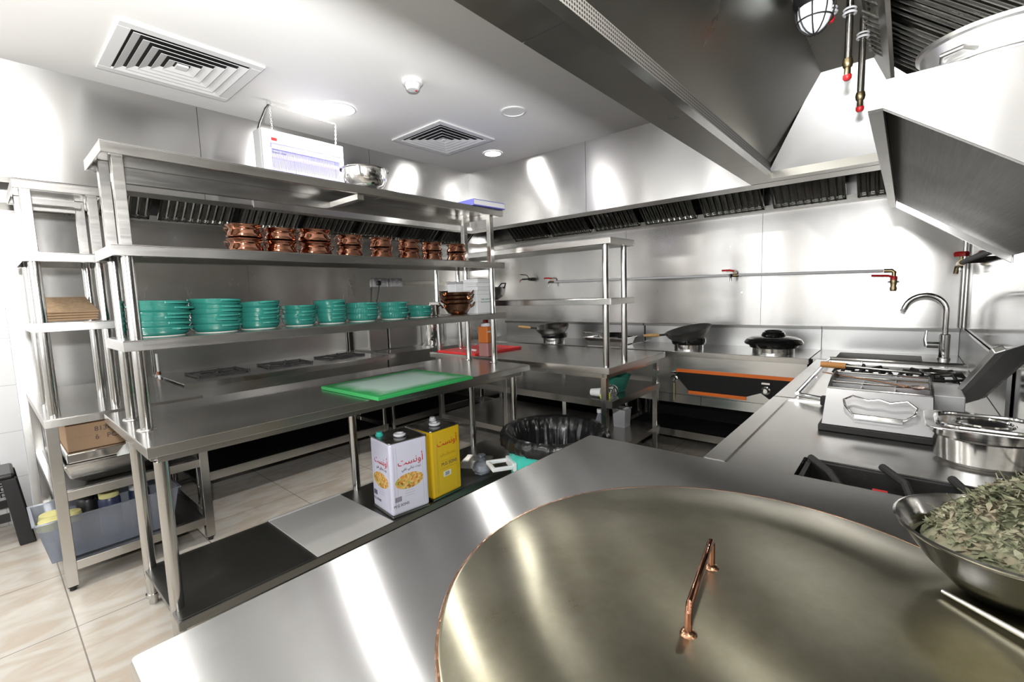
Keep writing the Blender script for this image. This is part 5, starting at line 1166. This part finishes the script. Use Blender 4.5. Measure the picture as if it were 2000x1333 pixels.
# ------------------------------------------------------------------ near worktop with the big round lid
t = thing('near_worktop', 'pale stainless worktop in the near corner under the round lid', 'worktop', (0.75, 0.3, 0))
def rr2(x0, x1, y0, y1, r): return rrect((x0+x1)/2, (y0+y1)/2, (x1-x0)/2, (y1-y0)/2, r)
g = G().prism(rr2(0.096, 1.408, RY+0.004, 0.852, 0.012), 'z', 0.815, 0.86); g.obj('steel_top', 'fgtable', t, bevel=0.007)
g = G(); g.box(0.15, 1.36, RY+0.03, 0.79, 0.10, 0.814); g.obj('base_cabinet', 'steel', t, bevel=0.004)
for x in (0.2, 1.3):
    for y in (-0.25, 0.74): G().cyl((x, y, 0), (x, y, 0.0995), 0.02, 12).obj('leg', 'tube', t, smooth=True)
t = thing('round_lid', 'huge round tarnished metal lid with bar handle on the near worktop', 'lid', (0.735, 0.193, 0.8605))
lc = (0.735, 0.193, 0.8605)
G().lathe([(0, 0.0), (0.455, 0.0), (0.461, 0.002), (0.461, 0.007), (0.455, 0.0095), (0.30, 0.0105), (0, 0.011)], lc, 96).obj('lid_disc', 'lid', t, smooth=True)
G().tube([(lc[0]+0.4615*math.cos(a), lc[1]+0.4615*math.sin(a), 0.8655) for a in [2*PI*i/96 for i in range(96)]], 0.0035, 6, True).obj('rolled_edge', 'bronze', t, smooth=True)
hb = [(0.634, 0.222, 0.871), (0.634, 0.222, 0.905), (0.642, 0.223, 0.914), (0.812, 0.246, 0.926), (0.822, 0.247, 0.918), (0.822, 0.247, 0.871)]
G().tube(hb, 0.0055, 10).obj('bar_handle', 'copper', t, smooth=True)
for x, y in ((0.634, 0.222), (0.822, 0.247)): G().lathe([(0, 0.0105), (0.013, 0.0105), (0.010, 0.015), (0.0056, 0.0165)], (x, y, 0.8605), 14).obj('handle_foot', 'bronze', t, smooth=True)

# bowl of dried herbs
t = thing('herb_bowl', 'wide shallow steel bowl heaped with dried green herbs on the lid', 'bowl', (1.035, -0.155, 0.872))
bc = (1.035, -0.150, 0.872)
G().lathe([(0, 0.0), (0.060, 0.0), (0.075, 0.006), (0.112, 0.045), (0.145, 0.093), (0.150, 0.096), (0.152, 0.101), (0.148, 0.103), (0.142, 0.097), (0.108, 0.048), (0.070, 0.010), (0, 0.006)], bc, 56).obj('bowl_wall', 'tube', t, smooth=True)
g = G(); rnd = random.Random(3)
def hz_(r): return bc[2]+0.076+0.112*max(0.0, 1-(r/0.128)**1.3)
for k in range(3000):
    r = 0.126*math.sqrt(rnd.random()); a = rnd.uniform(0, 2*PI)
    x, y = bc[0]+0.012+r*math.cos(a)*0.93, bc[1]-0.012+r*math.sin(a)*0.93; z = hz_(r)+rnd.uniform(-0.014, 0.010)
    L, W_ = rnd.uniform(0.010, 0.026), rnd.uniform(0.004, 0.010)
    R = Matrix.Rotation(rnd.uniform(0, 2*PI), 3, 'Z') @ Matrix.Rotation(rnd.uniform(-0.9, 0.9), 3, 'X') @ Matrix.Rotation(rnd.uniform(-0.9, 0.9), 3, 'Y')
    P = [R @ Vector(v) for v in ((-L/2, 0, 0), (0, -W_/2, L*0.12), (L/2, 0, 0), (0, W_/2, L*0.12))]
    vs = [g.bm.verts.new((x+p.x, y+p.y, z+p.z)) for p in P]
    g.bm.faces.new((vs[0], vs[1], vs[3])); g.bm.faces.new((vs[1], vs[2], vs[3]))
for k in range(60):
    r = 0.10*math.sqrt(rnd.random()); a = rnd.uniform(0, 2*PI); x, y = bc[0]+0.012+r*math.cos(a), bc[1]-0.012+r*math.sin(a); z = hz_(r)
    d = Vector((rnd.uniform(-1, 1), rnd.uniform(-1, 1), rnd.uniform(0.1, 0.9))).normalized()*rnd.uniform(0.012, 0.028)
    g.tube([(x, y, z), (x+d.x, y+d.y, z+d.z)], 0.0009, 4)
g.lathe([(0, -0.03), (0.09, -0.03), (0.122, 0.002), (0.10, 0.030), (0.06, 0.066), (0, 0.100)], (bc[0]+0.008, bc[1]-0.008, bc[2]+0.064), 28)
ho = g.obj('dried_herbs', 'herb'); tag(ho, 'heap of dried grey green herb leaves filling the steel bowl', 'herbs', kind='stuff')
t = thing('ladle_handle_spoon', 'slim pale handled spoon lying on the lid beside the herb bowl', 'spoon', (0.93, -0.17, 0.872))
G().tube([(0.968, -0.065, 0.878), (0.90, -0.150, 0.880), (0.82, -0.235, 0.880)], [0.0035, 0.005, 0.006], 10).obj('spoon_stem', 'alu', t, smooth=True)
G().lathe([(0, 0.0), (0.016, 0.002), (0.024, 0.008), (0.022, 0.009), (0, 0.004)], (0.80, -0.255, 0.8725), 16, 1.2, 1.0).obj('spoon_bowl', 'alu', t, smooth=True)

# ------------------------------------------------------------------ things on the corner table's lower shelves
t = thing('white_cup', 'white cup lying on its side on the middle shelf under the corner table', 'cup', (2.84, 1.70, 0.62))
g = G().lathe([(0, 0), (0.026, 0), (0.033, 0.085), (0.031, 0.085), (0.024, 0.004), (0, 0.004)], (0, 0, 0), 20)
bmesh.ops.rotate(g.bm, verts=g.bm.verts, cent=(0,0,0), matrix=Matrix.Rotation(PI/2-0.08, 3, 'X')); bmesh.ops.translate(g.bm, verts=g.bm.verts, vec=(2.84, 1.70, 0.654)); g.obj('cup_wall', 'paper', t, smooth=True)
t = thing('neon_sponge', 'neon yellow sponge on the middle shelf under the corner table', 'sponge', (2.83, 1.585, 0.6205), 0.5)
G().box(-0.025, 0.025, -0.035, 0.035, 0, 0.04).obj('sponge_body', 'neon', t, local=True, bevel=0.008)
t = thing('scourer', 'crumpled wire scourer behind the sponge under the corner table', 'scourer', (2.95, 1.60, 0.6205))
g = G()
for k in range(26): 
    a = rnd.uniform(0, 6.28); n1 = Vector((rnd.uniform(-1, 1), rnd.uniform(-1, 1), rnd.uniform(-1, 1))).normalized(); n2 = n1.orthogonal(); n3 = n1.cross(n2)
    g.tube([Vector((2.95, 1.60, 0.656))+(n2*math.cos(q)+n3*math.sin(q))*0.034 for q in [2*PI*i/12 for i in range(12)]], 0.0012, 4, True)
g.obj('wire_coil', 'chrome', t)
t = thing('green_basin', 'translucent green plastic basin on the middle shelf end under the corner table', 'basin', (3.10, 1.66, 0.6205))
G().lathe([(0, 0), (0.07, 0), (0.08, 0.01), (0.115, 0.12), (0.12, 0.122), (0.112, 0.122), (0.076, 0.012), (0, 0.006)], (3.12, 1.66, 0.6205), 28).obj('basin_wall', 'greenclear', t, smooth=True)
t = thing('white_bucket', 'small square white plastic tub on the bottom shelf under the corner table', 'tub', (3.40, 1.70, 0.2705))
gn_pan(t, 3.36, 1.73, 0.271, 0.11, 0.11, 0.15, 'plastic', 0.008)
t = thing('water_bottle', 'clear plastic bottle with white cap beside the bin liner', 'bottle', (2.86, 1.65, 0.2705))
G().lathe([(0, 0), (0.040, 0), (0.042, 0.01), (0.042, 0.15), (0.016, 0.215), (0.014, 0.235), (0, 0.235)], (2.86, 1.65, 0.2705), 20).obj('bottle_body', 'smoke', t, smooth=True)
G().lathe([(0, 0.235), (0.019, 0.235), (0.019, 0.26), (0, 0.26)], (2.86, 1.65, 0.2705), 16).obj('cap', 'plastic', t, smooth=True)
G().lathe([(0.0425, 0.05), (0.043, 0.05), (0.043, 0.11), (0.0425, 0.11)], (2.86, 1.65, 0.2705), 20).obj('blue_label', 'bluebox', t, smooth=True)

# ------------------------------------------------------------------ light
def area(name, loc, rot, sx_, sy_, power, col=(1, 1, 1), spread=PI):
    l = bpy.data.lights.new(name, 'AREA'); l.shape = 'RECTANGLE'; l.size = sx_; l.size_y = sy_; l.energy = power; l.color = col; l.spread = spread
    o = bpy.data.objects.new(name, l); C.objects.link(o); o.location = loc; o.rotation_euler = rot; return o
# fill light at the two added windows, tilted up to brighten the ceiling
area('rear_fill_light', (BX-0.07, 0.9, 1.6), (0, -PI/2-0.6, 0), 1.4, 1.6, 22, (0.98, 0.99, 1.0))
area('rear_fill_light', (BX-0.07, 2.8, 1.6), (0, -PI/2-0.6, 0), 1.4, 1.6, 22, (0.98, 0.99, 1.0))
def disk(loc, r, power):
    l = bpy.data.lights.new('downlight_lamp', 'AREA'); l.shape = 'DISK'; l.size = r*2; l.energy = power; l.color = (1, 0.98, 0.95)
    o = bpy.data.objects.new('downlight_lamp', l); C.objects.link(o); o.location = loc
disk((1.625, 2.79, CZ-0.012), 0.09, 8); disk((3.012, 2.745, CZ-0.012), 0.07, 8)
for x, y in ((0.35, 1.75), (-1.0, 2.8), (-1.0, 1.3), (-0.4, 3.1)): disk((x, y, CZ-0.012), 0.09, 5.5)  # light of the added, unseen ceiling fittings
for x in (2.25, 0.75):
    l = bpy.data.lights.new('hood_lamp', 'SPOT'); l.spot_size = math.radians(105); l.spot_blend = 0.4; l.energy = 12; l.shadow_soft_size = 0.05; l.color = (1.0, 0.97, 0.92)
    o = bpy.data.objects.new('hood_lamp', l); C.objects.link(o); o.location = (x, 0.318, 2.355)
# the photographer's flash, tilted up towards the ceiling beyond the hood skirt
fl_ = bpy.data.lights.new('bounce_flash', 'AREA'); fl_.shape = 'DISK'; fl_.size = 0.13; fl_.energy = 105
fo = bpy.data.objects.new('bounce_flash', fl_); C.objects.link(fo); fo.location = (-0.02, 0.0, 1.61)
fo.rotation_euler = Vector((0.2, 0.6, 0.8)).to_track_quat('-Z', 'Y').to_euler()
w = bpy.data.worlds.new('world'); SC.world = w; w.use_nodes = True
w.node_tree.nodes['Background'].inputs[0].default_value = (0.9, 0.95, 1.0, 1); w.node_tree.nodes['Background'].inputs[1].default_value = 0.8
SC.view_settings.view_transform = 'Standard'; SC.view_settings.look = 'None'; SC.view_settings.gamma = 1.0; SC.view_settings.use_curve_mapping = False
SC.view_settings.exposure = 0.52
SC.cycles.max_bounces = 10; SC.cycles.glossy_bounces = 6; SC.cycles.diffuse_bounces = 5; SC.cycles.sample_clamp_indirect = 6.0; SC.cycles.caustics_reflective = False
